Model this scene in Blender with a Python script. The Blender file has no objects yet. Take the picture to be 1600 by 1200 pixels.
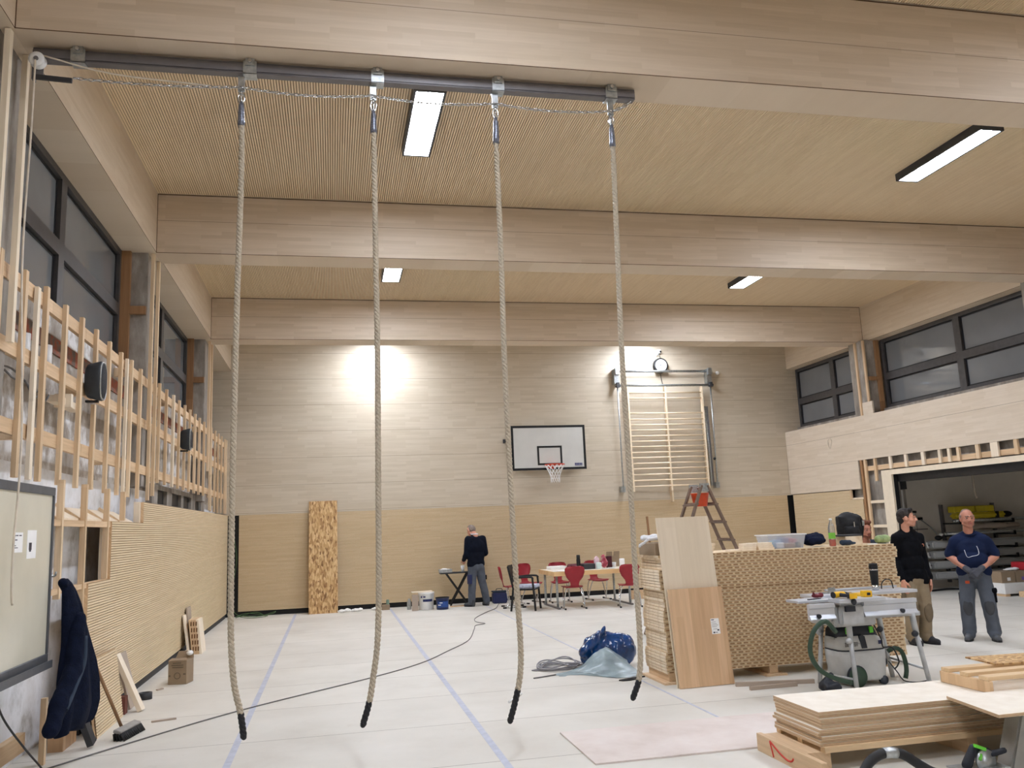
import bpy, bmesh, math, random
from mathutils import Vector, Matrix, noise as mnoise
random.seed(7)
SC = bpy.context.scene
COL = SC.collection
R_ = math.radians
WM = {}          # world matrix of every object built, by name

def C(r, g, b):
    def f(c):
        c /= 255.0
        return c / 12.92 if c <= 0.04045 else ((c + 0.055) / 1.055) ** 2.4
    return (f(r), f(g), f(b), 1.0)

# ------------------------------------------------------------------ meshes
class MB:
    def __init__(s):
        s.v, s.f, s.m, s.s = [], [], [], []
    def add(s, vs, fs, mi=0, smooth=False):
        b = len(s.v)
        s.v.extend(Vector(v) for v in vs)
        for f in fs:
            s.f.append(tuple(b + i for i in f)); s.m.append(mi); s.s.append(smooth)
        return s
    def box(s, x0, x1, y0, y1, z0, z1, mi=0):
        vs = [(x, y, z) for z in (z0, z1) for y in (y0, y1) for x in (x0, x1)]
        return s.add(vs, [(0, 2, 3, 1), (4, 5, 7, 6), (0, 1, 5, 4), (2, 6, 7, 3), (0, 4, 6, 2), (1, 3, 7, 5)], mi)
    def cbox(s, c, d, mi=0, rz=0.0, M=None):
        hx, hy, hz = d[0] / 2, d[1] / 2, d[2] / 2
        T = Matrix.Translation(c) @ (M if M is not None else Matrix.Rotation(rz, 4, 'Z'))
        vs = [T @ Vector((x, y, z)) for z in (-hz, hz) for y in (-hy, hy) for x in (-hx, hx)]
        return s.add(vs, [(0, 2, 3, 1), (4, 5, 7, 6), (0, 1, 5, 4), (2, 6, 7, 3), (0, 4, 6, 2), (1, 3, 7, 5)], mi)
    def bar(s, a, b, w, h, up=(0, 0, 1), mi=0):
        a, b = Vector(a), Vector(b); d = (b - a); L = d.length; d.normalize()
        up = Vector(up)
        if abs(d.dot(up)) > .98: up = Vector((0, 1, 0)) if abs(d.y) < .9 else Vector((1, 0, 0))
        r = d.cross(up).normalized(); u = r.cross(d).normalized()
        vs = []
        for p in (a, b):
            for sx, sy in ((-1, -1), (1, -1), (1, 1), (-1, 1)):
                vs.append(p + r * (sx * w / 2) + u * (sy * h / 2))
        return s.add(vs, [(3, 2, 1, 0), (4, 5, 6, 7), (0, 1, 5, 4), (1, 2, 6, 5), (2, 3, 7, 6), (3, 0, 4, 7)], mi)
    def tube(s, pts, r, n=8, mi=0, cap=True, closed=False):
        pts = [Vector(p) for p in pts]; N = len(pts)
        rs = r if isinstance(r, (list, tuple)) else [r] * N
        vs, fs = [], []
        t0 = (pts[1] - pts[0]).normalized()
        u = t0.orthogonal().normalized()
        prev = t0
        for i, p in enumerate(pts):
            if closed: t = (pts[(i + 1) % N] - pts[i - 1]).normalized()
            elif i == 0: t = t0
            elif i == N - 1: t = (pts[-1] - pts[-2]).normalized()
            else: t = ((pts[i + 1] - p).normalized() + (p - pts[i - 1]).normalized())
            if t.length < 1e-6: t = prev.copy()
            t.normalize()
            u = prev.rotation_difference(t) @ u
            u = (u - t * u.dot(t)).normalized(); w = t.cross(u); prev = t
            for k in range(n):
                a = 2 * math.pi * k / n
                vs.append(p + (u * math.cos(a) + w * math.sin(a)) * rs[i])
        M = N if closed else N - 1
        for i in range(M):
            j = (i + 1) % N
            for k in range(n):
                k2 = (k + 1) % n
                fs.append((i * n + k, i * n + k2, j * n + k2, j * n + k))
        s.add(vs, fs, mi, True)
        if cap and not closed:
            b = len(s.v) - N * n
            s.f.append(tuple(b + k for k in reversed(range(n)))); s.m.append(mi); s.s.append(False)
            s.f.append(tuple(b + (N - 1) * n + k for k in range(n))); s.m.append(mi); s.s.append(False)
        return s
    def cyl(s, a, b, r, n=16, mi=0, r2=None):
        return s.tube([a, b], [r, r if r2 is None else r2], n, mi)
    def lathe(s, prof, n=24, c=(0, 0, 0), M=None, mi=0, caps=True):
        T = Matrix.Translation(c) @ (M if M is not None else Matrix.Identity(4))
        vs, fs = [], []
        for r, z in prof:
            for k in range(n):
                a = 2 * math.pi * k / n
                vs.append(T @ Vector((r * math.cos(a), r * math.sin(a), z)))
        for i in range(len(prof) - 1):
            for k in range(n):
                k2 = (k + 1) % n
                fs.append((i * n + k, i * n + k2, (i + 1) * n + k2, (i + 1) * n + k))
        s.add(vs, fs, mi, True)
        if caps:
            b = len(s.v) - len(prof) * n
            s.f.append(tuple(b + k for k in reversed(range(n)))); s.m.append(mi); s.s.append(False)
            e = b + (len(prof) - 1) * n
            s.f.append(tuple(e + k for k in range(n))); s.m.append(mi); s.s.append(False)
        return s
    def prism(s, poly, o, u, v, w, mi=0):
        """polygon poly (a,b) in the plane o + a*u + b*v, extruded by w."""
        o, u, v, w = Vector(o), Vector(u), Vector(v), Vector(w)
        n = len(poly)
        vs = [o + u * a + v * b for a, b in poly]; vs += [p + w for p in vs]
        flip = u.cross(v).dot(w) > 0
        f0, f1 = tuple(range(n)), tuple(range(n, 2 * n))
        ar = sum(poly[i][0] * poly[(i + 1) % n][1] - poly[(i + 1) % n][0] * poly[i][1] for i in range(n))
        if ar < 0: flip = not flip
        fs = [tuple(reversed(f0)) if flip else f0, f1 if flip else tuple(reversed(f1))]
        for i in range(n):
            j = (i + 1) % n
            q = (i, j, n + j, n + i)
            fs.append(q if flip else tuple(reversed(q)))
        return s.add(vs, fs, mi)
    def ell(s, c, r, rot=None, n=16, m=10, mi=0):
        if not isinstance(r, (list, tuple)): r = (r, r, r)
        T = Matrix.Translation(c) @ (rot if rot is not None else Matrix.Identity(4))
        vs = [T @ Vector((0, 0, -r[2]))]
        for i in range(1, m):
            th = -math.pi / 2 + math.pi * i / m
            for k in range(n):
                a = 2 * math.pi * k / n
                vs.append(T @ Vector((r[0] * math.cos(th) * math.cos(a), r[1] * math.cos(th) * math.sin(a), r[2] * math.sin(th))))
        vs.append(T @ Vector((0, 0, r[2])))
        fs = []
        for k in range(n):
            fs.append((0, 1 + (k + 1) % n, 1 + k))
        for i in range(m - 2):
            for k in range(n):
                k2 = (k + 1) % n
                fs.append((1 + i * n + k, 1 + i * n + k2, 1 + (i + 1) * n + k2, 1 + (i + 1) * n + k))
        e = len(vs) - 1; b = 1 + (m - 2) * n
        for k in range(n):
            fs.append((b + k, b + (k + 1) % n, e))
        return s.add(vs, fs, mi, True)
    def cap(s, a, b, ra, rb, n=14, mi=0):
        """tapered capsule"""
        a, b = Vector(a), Vector(b); d = b - a; L = d.length
        d = d.normalized() if L > 1e-6 else Vector((0, 0, 1))
        pts, rs = [], []
        for i in range(5):
            t = -math.pi / 2 + (math.pi / 2) * i / 4
            pts.append(a + d * (ra * math.sin(t))); rs.append(max(1e-4, ra * math.cos(t)))
        for i in range(1, 5):
            t = (math.pi / 2) * i / 4
            pts.append(b + d * (rb * math.sin(t))) if i else None
            rs.append(max(1e-4, rb * math.cos(t)))
        pts.insert(5, b.copy()); rs.insert(5, rb)
        return s.tube(pts, rs, n, mi)
    def mesh(s, name, mats, inv=None, bev=0.0, seg=1):
        me = bpy.data.meshes.new(name)
        vs = [inv @ v for v in s.v] if inv is not None else s.v
        me.from_pydata([tuple(v) for v in vs], [], s.f)
        for m in (mats if isinstance(mats, (list, tuple)) else [mats]): me.materials.append(m)
        for p, mi, sm in zip(me.polygons, s.m, s.s):
            p.material_index = mi; p.use_smooth = sm
        if bev > 0:
            bm = bmesh.new(); bm.from_mesh(me)
            es = [e for e in bm.edges if len(e.link_faces) == 2 and e.calc_face_angle(0) > .6]
            bmesh.ops.bevel(bm, geom=es, offset=bev, segments=seg, affect='EDGES', clamp_overlap=True)
            bm.to_mesh(me); bm.free()
        me.update()
        return me

def _link(name, me, parent=None, loc=(0, 0, 0), rz=0.0):
    o = bpy.data.objects.new(name, me); COL.objects.link(o)
    o.location = loc; o.rotation_euler = (0, 0, rz)
    M = Matrix.Translation(loc) @ Matrix.Rotation(rz, 4, 'Z')
    if parent is not None:
        o.parent = parent; M = WM[parent.name] @ M
    WM[o.name] = M
    return o
def tag(o, label=None, cat=None, group=None, kind=None):
    if label: o['label'] = label
    if cat: o['category'] = cat
    if group: o['group'] = group
    if kind: o['kind'] = kind
    return o
def thing(name, label, cat, loc=(0, 0, 0), rz=0.0, group=None):
    return tag(_link(name, None, None, loc, rz), label, cat, group)
def part(name, mb, m, parent, world=False, label=None, bev=0.0, seg=1):
    """a part: its mesh given in the thing's own frame, or in world coordinates"""
    inv = WM[parent.name].inverted() if world else None
    o = _link(name, mb.mesh(name, m, inv, bev, seg), parent)
    if label: o['label'] = label
    return o
def solo(name, mb, m, label, cat, base=(0, 0, 0), rz=0.0, group=None, world=True, bev=0.0, seg=1):
    M = Matrix.Translation(base) @ Matrix.Rotation(rz, 4, 'Z')
    o = _link(name, mb.mesh(name, m, M.inverted() if world else None, bev, seg), None, base, rz)
    return tag(o, label, cat, group)
def struct(name, mb, m, parent=None, label=None):
    o = _link(name, mb.mesh(name, m), parent)
    if parent is None: o['kind'] = 'structure'
    if label: o['label'] = label
    return o
def dup(root, loc, rz=0.0, label=None, group=None):
    def cp(o, par):
        c = o.copy(); COL.objects.link(c)
        if par is not None:
            c.parent = par; WM[c.name] = WM[par.name] @ Matrix.Translation(o.location)
        for ch in [k for k in bpy.data.objects if k.parent == o]: cp(ch, c)
        return c
    r = root.copy(); COL.objects.link(r)
    r.location = loc; r.rotation_euler = (0, 0, rz)
    WM[r.name] = Matrix.Translation(loc) @ Matrix.Rotation(rz, 4, 'Z')
    for ch in [k for k in bpy.data.objects if k.parent == root]: cp(ch, r)
    if label: r['label'] = label
    if group: r['group'] = group
    return r

def spline(pts, step=.05):
    """Catmull-Rom through pts"""
    P = [Vector(p) for p in pts]; P = [P[0] * 2 - P[1]] + P + [P[-1] * 2 - P[-2]]
    out = []
    for i in range(1, len(P) - 2):
        a, b, c, d = P[i - 1:i + 3]
        n = max(2, int((c - b).length / step))
        for k in range(n):
            t = k / n
            out.append(.5 * ((2 * b) + (c - a) * t + (2 * a - 5 * b + 4 * c - d) * t * t + (3 * b - a - 3 * c + d) * t ** 3))
    out.append(P[-2]); return out

def baked(mb, voxel, smooth=4, rough=0.0, rscale=6.0, dirz=1.0, seed=0):
    """union of the closed shapes in mb as ONE continuous surface (voxel remesh, smoothed, then creased)"""
    me = mb.mesh('tmp', [], None)
    o = bpy.data.objects.new('tmp', me); COL.objects.link(o)
    md = o.modifiers.new('r', 'REMESH'); md.mode = 'VOXEL'; md.voxel_size = voxel
    if smooth:
        sm = o.modifiers.new('s', 'SMOOTH'); sm.factor = .5; sm.iterations = smooth
    dg = bpy.context.evaluated_depsgraph_get()
    ev = o.evaluated_get(dg); m2 = ev.to_mesh()
    out = MB()
    vs = [v.co.copy() for v in m2.vertices]; ns = [v.normal.copy() for v in m2.vertices]
    if rough:
        for i, v in enumerate(vs):
            q = Vector((v.x * rscale, v.y * rscale, v.z * rscale * dirz + seed * 7.3))
            vs[i] = v + ns[i] * (rough * (mnoise.noise(q) + .5 * mnoise.noise(q * 2.3)))
    out.add(vs, [tuple(p.vertices) for p in m2.polygons], 0, True)
    ev.to_mesh_clear()
    bpy.data.objects.remove(o); bpy.data.meshes.remove(me)
    return out

# ------------------------------------------------------------------ materials
def _nt(name):
    m = bpy.data.materials.new(name); m.use_nodes = True
    nt = m.node_tree; nt.nodes.clear()
    out = nt.nodes.new('ShaderNodeOutputMaterial'); bs = nt.nodes.new('ShaderNodeBsdfPrincipled')
    nt.links.new(bs.outputs[0], out.inputs[0])
    return m, nt, bs
def _n(nt, t, **kw):
    n = nt.nodes.new(t)
    for k, v in kw.items():
        if k.startswith('i_'):
            key = k[2:]
            n.inputs[int(key) if key.isdigit() else key.replace('_', ' ')].default_value = v
        else: setattr(n, k, v)
    return n
def _mix(nt, a, b, fac, mode='MIX'):
    n = nt.nodes.new('ShaderNodeMix'); n.data_type = 'RGBA'; n.blend_type = mode
    for sock, v in ((n.inputs[0], fac), (n.inputs[6], a), (n.inputs[7], b)):
        if hasattr(v, 'is_linked') or hasattr(v, 'links'): nt.links.new(v, sock)
        else: sock.default_value = v
    return n.outputs[2]
def _math(nt, op, a, b=None, c=None):
    n = nt.nodes.new('ShaderNodeMath'); n.operation = op
    for i, v in enumerate((a, b, c)):
        if v is None: continue
        if hasattr(v, 'links'): nt.links.new(v, n.inputs[i])
        else: n.inputs[i].default_value = v
    return n.outputs[0]
def _ramp(nt, fac, stops, interp='LINEAR'):
    n = nt.nodes.new('ShaderNodeValToRGB'); n.color_ramp.interpolation = interp
    el = n.color_ramp.elements
    while len(el) < len(stops): el.new(.5)
    for e, (p, c) in zip(el, stops): e.position = p; e.color = c
    nt.links.new(fac, n.inputs[0]); return n.outputs[0]
def _bump(nt, bs, h, strength=.3, dist=.01):
    b = _n(nt, 'ShaderNodeBump', i_Strength=strength, i_Distance=dist)
    nt.links.new(h, b.inputs['Height']); nt.links.new(b.outputs[0], bs.inputs['Normal'])

def plain(name, col, rough=.5, metal=0.0, var=.06, vs=12.0, bump=0.0, bs_=40.0, spec=.5, coat=0.0, trans=0.0, ior=1.45, emit=None, es=0.0, alpha=1.0):
    """one colour, slightly uneven (noise), optional fine bump"""
    m, nt, bs = _nt(name)
    tc = _n(nt, 'ShaderNodeTexCoord')
    nz = _n(nt, 'ShaderNodeTexNoise', i_Scale=vs, i_Detail=4.0)
    nt.links.new(tc.outputs['Object'], nz.inputs['Vector'])
    d = (col[0] * (1 - var * 2), col[1] * (1 - var * 2), col[2] * (1 - var * 2), 1)
    l = (min(1, col[0] * (1 + var * 2)), min(1, col[1] * (1 + var * 2)), min(1, col[2] * (1 + var * 2)), 1)
    nt.links.new(_ramp(nt, nz.outputs[0], [(.3, d), (.7, l)]), bs.inputs['Base Color'])
    bs.inputs['Roughness'].default_value = rough; bs.inputs['Metallic'].default_value = metal
    bs.inputs['Specular IOR Level'].default_value = spec
    bs.inputs['Coat Weight'].default_value = coat
    bs.inputs['Transmission Weight'].default_value = trans; bs.inputs['IOR'].default_value = ior
    bs.inputs['Alpha'].default_value = alpha
    if emit:
        bs.inputs['Emission Color'].default_value = emit; bs.inputs['Emission Strength'].default_value = es
    if bump:
        n2 = _n(nt, 'ShaderNodeTexNoise', i_Scale=bs_, i_Detail=3.0)
        nt.links.new(tc.outputs['Object'], n2.inputs['Vector']); _bump(nt, bs, n2.outputs[0], bump, .01)
    return m

def wood(name, c1, c2, along='X', across='Z', L=.9, H=.045, seams=(), rough=.42, grain=.05, spec=.4, third=None):
    """laminated wood: staves of length L and width H in random tones between c1 and c2, grain along, dark joints (axis, start, period, width)"""
    m, nt, bs = _nt(name)
    tc = _n(nt, 'ShaderNodeTexCoord'); sp = _n(nt, 'ShaderNodeSeparateXYZ')
    nt.links.new(tc.outputs['Object'], sp.inputs[0])
    if third:   # depth axis that also picks the stave (for blocks seen from several sides)
        ac = _math(nt, 'ADD', sp.outputs[across], _math(nt, 'MULTIPLY', sp.outputs[third], 1.0))
    else: ac = sp.outputs[across]
    cb = _n(nt, 'ShaderNodeCombineXYZ')
    nt.links.new(sp.outputs[along], cb.inputs[0]); nt.links.new(ac, cb.inputs[1])
    br = _n(nt, 'ShaderNodeTexBrick', i_Scale=1.0, i_Mortar_Size=0.0, i_Brick_Width=L, i_Row_Height=H, i_Bias=0.0)
    br.offset = .37; br.offset_frequency = 3; br.squash = .8; br.squash_frequency = 5
    br.inputs['Color1'].default_value = c1; br.inputs['Color2'].default_value = c2
    nt.links.new(cb.outputs[0], br.inputs['Vector'])
    mp = _n(nt, 'ShaderNodeCombineXYZ')
    nt.links.new(_math(nt, 'MULTIPLY', sp.outputs[along], 1.6), mp.inputs[0])
    nt.links.new(_math(nt, 'MULTIPLY', ac, 28.0), mp.inputs[1])
    nz = _n(nt, 'ShaderNodeTexNoise', i_Scale=1.0, i_Detail=5.0, i_Roughness=.6)
    nt.links.new(mp.outputs[0], nz.inputs['Vector'])
    g = _ramp(nt, nz.outputs[0], [(.25, (1 - grain * 1.6, 1 - grain * 1.9, 1 - grain * 2.2, 1)), (.75, (1 + grain * .6, 1 + grain * .6, 1 + grain * .6, 1))])
    col = _mix(nt, br.outputs['Color'], g, 1.0, 'MULTIPLY')
    for ax, st, per, w in seams:
        fr = _math(nt, 'FRACT', _math(nt, 'DIVIDE', _math(nt, 'SUBTRACT', sp.outputs[ax], st - w / 2), per))
        lt = _math(nt, 'LESS_THAN', fr, w / per)
        col = _mix(nt, col, C(104, 82, 60), _math(nt, 'MULTIPLY', lt, .6))
    nt.links.new(col, bs.inputs['Base Color'])
    bs.inputs['Roughness'].default_value = rough; bs.inputs['Specular IOR Level'].default_value = spec
    _bump(nt, bs, nz.outputs[0], .06, .004)
    return m

def patchy(name, cols, scale=3.0, rough=.85, bump=.4, seed=0.0, stretch=(1, 1, 1), interp='LINEAR'):
    """several tones in irregular patches: raw concrete, OSB, plaster remains"""
    m, nt, bs = _nt(name)
    tc = _n(nt, 'ShaderNodeTexCoord'); mp = _n(nt, 'ShaderNodeMapping')
    mp.inputs['Scale'].default_value = stretch; mp.inputs['Location'].default_value = (seed, seed * .7, seed * .3)
    nt.links.new(tc.outputs['Object'], mp.inputs[0])
    nz = _n(nt, 'ShaderNodeTexNoise', i_Scale=scale, i_Detail=6.0, i_Roughness=.62)
    nt.links.new(mp.outputs[0], nz.inputs['Vector'])
    k = len(cols)
    st = [(.30 + .40 * i / max(1, k - 1), c) for i, c in enumerate(cols)]
    nt.links.new(_ramp(nt, nz.outputs[0], st, interp), bs.inputs['Base Color'])
    bs.inputs['Roughness'].default_value = rough
    if bump: _bump(nt, bs, nz.outputs[0], bump, .02)
    return m

def osb(name):
    m, nt, bs = _nt(name)
    tc = _n(nt, 'ShaderNodeTexCoord'); mp = _n(nt, 'ShaderNodeMapping'); mp.inputs['Scale'].default_value = (38, 38, 13)
    nt.links.new(tc.outputs['Object'], mp.inputs[0])
    vo = _n(nt, 'ShaderNodeTexVoronoi', i_Scale=1.0, i_Randomness=1.0)
    nt.links.new(mp.outputs[0], vo.inputs['Vector'])
    sx = _n(nt, 'ShaderNodeSeparateXYZ'); nt.links.new(vo.outputs['Color'], sx.inputs[0])
    col = _ramp(nt, sx.outputs[0], [(0, C(128, 92, 56)), (.18, C(170, 130, 84)), (.55, C(198, 160, 108)), (1, C(222, 190, 140))])
    nt.links.new(col, bs.inputs['Base Color']); bs.inputs['Roughness'].default_value = .75
    _bump(nt, bs, vo.outputs['Distance'], .2, .01)
    return m

def plyedge(name):
    """plywood: pale faces, layered edges seen as stripes in height"""
    m, nt, bs = _nt(name)
    tc = _n(nt, 'ShaderNodeTexCoord'); sp = _n(nt, 'ShaderNodeSeparateXYZ'); nt.links.new(tc.outputs['Object'], sp.inputs[0])
    ge = _n(nt, 'ShaderNodeNewGeometry'); sn = _n(nt, 'ShaderNodeSeparateXYZ'); nt.links.new(ge.outputs['Normal'], sn.inputs[0])
    up = _math(nt, 'GREATER_THAN', _math(nt, 'ABSOLUTE', sn.outputs[2]), .7)
    st = _math(nt, 'FRACT', _math(nt, 'MULTIPLY', sp.outputs[2], 50.5))
    e = _ramp(nt, st, [(0, C(226, 200, 164)), (.22, C(220, 192, 154)), (.26, C(150, 114, 84)), (.42, C(160, 124, 92)), (.46, C(222, 194, 156)), (.66, C(216, 188, 150)), (.70, C(166, 128, 96)), (.84, C(172, 134, 100)), (.88, C(232, 208, 174)), (1, C(232, 208, 174))])
    nz = _n(nt, 'ShaderNodeTexNoise', i_Scale=9.0, i_Detail=4.0); nt.links.new(tc.outputs['Object'], nz.inputs['Vector'])
    f = _ramp(nt, nz.outputs[0], [(.3, C(234, 224, 206)), (.7, C(244, 236, 221))])
    nt.links.new(_mix(nt, e, f, up), bs.inputs['Base Color']); bs.inputs['Roughness'].default_value = .6
    return m

def floor_mat(name):
    """pale chipboard subfloor laid in sheets, thin dark joints, dusty smudges"""
    m, nt, bs = _nt(name)
    tc = _n(nt, 'ShaderNodeTexCoord'); sp = _n(nt, 'ShaderNodeSeparateXYZ'); nt.links.new(tc.outputs['Object'], sp.inputs[0])
    nz = _n(nt, 'ShaderNodeTexNoise', i_Scale=1.1, i_Detail=6.0, i_Roughness=.6); nt.links.new(tc.outputs['Object'], nz.inputs['Vector'])
    col = _ramp(nt, nz.outputs[0], [(.28, C(207, 202, 191)), (.5, C(216, 212, 202)), (.72, C(223, 219, 210))])
    fx = _math(nt, 'SUBTRACT', sp.outputs[0], 1.22)
    cell = _math(nt, 'FLOOR', _math(nt, 'DIVIDE', fx, 2.01))
    off = _math(nt, 'MULTIPLY', cell, .02)
    cy = _math(nt, 'DIVIDE', _math(nt, 'SUBTRACT', _math(nt, 'ADD', sp.outputs[1], off), 7.72), 1.31)
    cb = _n(nt, 'ShaderNodeCombineXYZ'); nt.links.new(cell, cb.inputs[0]); nt.links.new(_math(nt, 'FLOOR', cy), cb.inputs[1])
    wn = _n(nt, 'ShaderNodeTexWhiteNoise'); nt.links.new(cb.outputs[0], wn.inputs['Vector'])
    col = _mix(nt, col, _ramp(nt, wn.outputs[0], [(0, (.955, .95, .945, 1)), (1, (1.02, 1.02, 1.02, 1))]), 1.0, 'MULTIPLY')
    jy = _math(nt, 'LESS_THAN', _math(nt, 'FRACT', cy), .007)
    jx = _math(nt, 'LESS_THAN', _math(nt, 'FRACT', _math(nt, 'DIVIDE', fx, 2.01)), .003)
    j = _math(nt, 'MAXIMUM', jx, jy)
    col = _mix(nt, col, C(120, 108, 96), _math(nt, 'MULTIPLY', j, .8))
    n2 = _n(nt, 'ShaderNodeTexNoise', i_Scale=2.7, i_Detail=8.0, i_Roughness=.7); nt.links.new(tc.outputs['Object'], n2.inputs['Vector'])
    sm = _ramp(nt, n2.outputs[0], [(.60, (0, 0, 0, 1)), (.78, (.35, .35, .35, 1))])
    col = _mix(nt, col, C(176, 162, 144), sm)
    nt.links.new(col, bs.inputs['Base Color'])
    bs.inputs['Roughness'].default_value = .55; bs.inputs['Specular IOR Level'].default_value = .3
    return m

M = {}
M['birch'] = wood('birch_wall_boards', C(198, 185, 163), C(207, 195, 175), 'X', 'Z', .55, .06, [('Z', 2.78, .595, .007)], rough=.45)
M['birch_side'] = wood('birch_side_boards', C(214, 199, 178), C(221, 207, 188), 'Y', 'Z', .55, .06, [('Z', 2.775, .61, .007)], rough=.45)
M['beam'] = wood('beam_lamella', C(205, 187, 163), C(216, 199, 177), 'X', 'Z', .7, .05, [('Z', 5.78, 9.0, .006)], rough=.5)
M['fascia'] = wood('fascia_lamella', C(213, 195, 170), C(220, 204, 181), 'Y', 'Z', .7, .05, [], rough=.5)
M['soffit'] = wood('soffit_lamella', C(208, 194, 174), C(214, 200, 182), 'Y', 'X', 1.1, .08, [], rough=.55)
M['ceil'] = wood('ceiling_slats', C(228, 205, 170), C(235, 214, 181), 'Y', 'X', .8, .0275, [], rough=.5)
M['groove'] = plain('dark_groove', C(104, 80, 56), .8)
M['slat_x'] = wood('slatted_panel_back', C(210, 186, 148), C(218, 196, 160), 'X', 'Z', .6, .025, [], rough=.5)
M['slat_y'] = wood('slatted_panel_side', C(226, 204, 166), C(233, 213, 178), 'Y', 'Z', .6, .025, [], rough=.5)
M['groove2'] = plain('panel_groove', C(136, 108, 74), .8)
M['black'] = plain('black_gap', C(20, 19, 19), .6)
M['blackgrey'] = plain('baseboard_black', C(52, 52, 54), .6)
M['floor'] = floor_mat('chipboard_floor')
M['tape'] = plain('blue_grey_tape', C(186, 190, 203), .5)
M['concrete'] = patchy('raw_concrete', [C(116, 108, 100), C(148, 140, 130), C(182, 176, 168)], 2.5, seed=3, stretch=(1.5, 1.5, .6))
M['roughwall'] = patchy('stripped_wall', [C(96, 86, 76), C(150, 140, 128), C(172, 164, 154), C(232, 232, 232), C(226, 226, 228)], 2.2, seed=1, stretch=(1, 1, .8))
M['whitewall'] = patchy('old_white_paint', [C(176, 172, 166), C(222, 222, 222), C(236, 237, 240), C(206, 206, 206)], 2.6, seed=5, bump=.25)
M['redlintel'] = patchy('red_primer_band', [C(92, 84, 78), C(120, 106, 96), C(170, 88, 62), C(128, 116, 106)], 6.5, seed=2)
M['pine'] = wood('pine_batten', C(219, 190, 153), C(234, 210, 176), 'Z', 'Y', 1.7, .3, [], rough=.6, grain=.14, third='X')
M['pine_y'] = wood('pine_rail', C(213, 182, 144), C(229, 200, 163), 'Y', 'Z', 1.3, .3, [], rough=.6, grain=.14, third='X')
M['pine_pale'] = wood('pale_batten', C(236, 220, 194), C(242, 228, 206), 'Z', 'Y', 2.0, .3, [], rough=.6, grain=.06, third='X')
M['pine_dark'] = wood('brown_post', C(150, 112, 78), C(170, 130, 92), 'Z', 'X', 2.0, .3, [], rough=.65, grain=.14, third='Y')
M['winframe'] = plain('anthracite_window_frame', C(72, 70, 70), .45)
M['gasket'] = plain('window_gasket', C(22, 22, 26), .5)
M['pane'] = plain('night_window_pane', C(116, 119, 121), .03, spec=.6, var=.03, vs=1.5)
M['whiteframe'] = plain('white_door_frame', C(233, 219, 195), .5, var=.02)
M['store'] = plain('storage_wall_paint', C(226, 219, 208), .8, var=.03, vs=2)
M['galv'] = plain('galvanised_steel', C(176, 180, 180), .35, .85, var=.10, vs=30)
M['steel'] = plain('polished_steel', C(210, 212, 214), .2, 1.0, var=.05, vs=20)
M['rail'] = plain('grey_painted_rail', C(112, 108, 108), .45, .2, var=.03)
M['white'] = plain('white_plastic', C(238, 238, 236), .4, var=.02)
M['paper'] = plain('white_paper', C(244, 243, 240), .7, var=.015)
M['ink'] = plain('dark_print', C(46, 42, 52), .6)
M['lampbody'] = plain('lamp_housing', C(58, 60, 64), .4)
M['diffuser'] = plain('lamp_diffuser', C(250, 250, 250), .5, var=.0, emit=(.80, .865, 1, 1), es=118.0)
M['rope'] = plain('hemp_rope', C(190, 177, 156), .85, var=.10, vs=60, bump=.5, bs_=160)
M['ropeend'] = plain('black_rubber_sleeve', C(26, 26, 30), .55, bump=.2)
M['cord'] = plain('pale_cord', C(214, 202, 184), .8)
M['cable'] = plain('grey_cable', C(110, 108, 106), .6)
M['darkcable'] = plain('black_cable', C(28, 28, 30), .55)
M['osb'] = osb('osb_flakes')
M['ply'] = plyedge('plywood_sheets')
# ================================================================== the hall
ZB, ZC = 5.34, 6.14           # underside of beams, ceiling
XL, XR, YB = -2.2, 11.44, 19.41
fl = struct('floor', MB().box(-3.4, 17.2, -6.2, 20.2, -.2, 0), M['floor'], label='pale chipboard subfloor laid in large sheets')
for x in (-.79, 1.22, 3.23):
    y0 = 6.2 if x > 3 else -4
    struct('joint_tape', MB().box(x - (.028 if x < 3 else .012), x + (.028 if x < 3 else .012), y0, 19.2, .0002, .0012), M['tape'], fl, 'pale blue grey tape along a floor joint')

# ---- back wall: boards above, slatted acoustic panels below, black slots at both ends and at the floor
def comb(mb, o, e, u, n, L, W, pitch, groove, depth):
    o, e, u, n = map(Vector, (o, e, u, n)); k = int(round(W / pitch)); pitch = W / k
    pr = []
    for i in range(k):
        a = i * pitch
        pr += [(a, 0, 0), (a + pitch - groove, 0, 0), (a + pitch - groove, -depth, 1), (a + pitch, -depth, 1)]
    pr.append((W, 0, 0))
    vs = []
    for a, d, _ in pr:
        vs += [o + u * a + n * d, o + u * a + n * d + e * L]
    flip = u.cross(e).dot(n) < 0
    for i in range(len(pr) - 1):
        q = (2 * i, 2 * i + 2, 2 * i + 3, 2 * i + 1)
        mi = 1 if pr[i][2] and pr[i + 1][2] else 0
        b = len(mb.v)
        mb.v.extend([vs[j] for j in q]); f = (b, b + 1, b + 2, b + 3)
        mb.f.append(tuple(reversed(f)) if flip else f); mb.m.append(mi); mb.s.append(False)
    return mb
bw = struct('wall_back', MB().box(-3.2, 12.4, YB + .06, YB + .4, -.1, 6.6), M['black'], label='back wall')
struct('board_cladding', MB().box(-2.7, 11.75, YB, YB + .055, 2.15, 6.2), M['birch'], bw, 'pale birch boards on the upper back wall')
struct('acoustic_panel', comb(MB(), (-1.99, YB - .002, .11), (1, 0, 0), (0, 0, 1), (0, -1, 0), 13.12, 2.04, .0255, .004, .006), [M['slat_x'], M['groove2']], bw, 'warm slatted panelling on the lower back wall')

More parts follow.
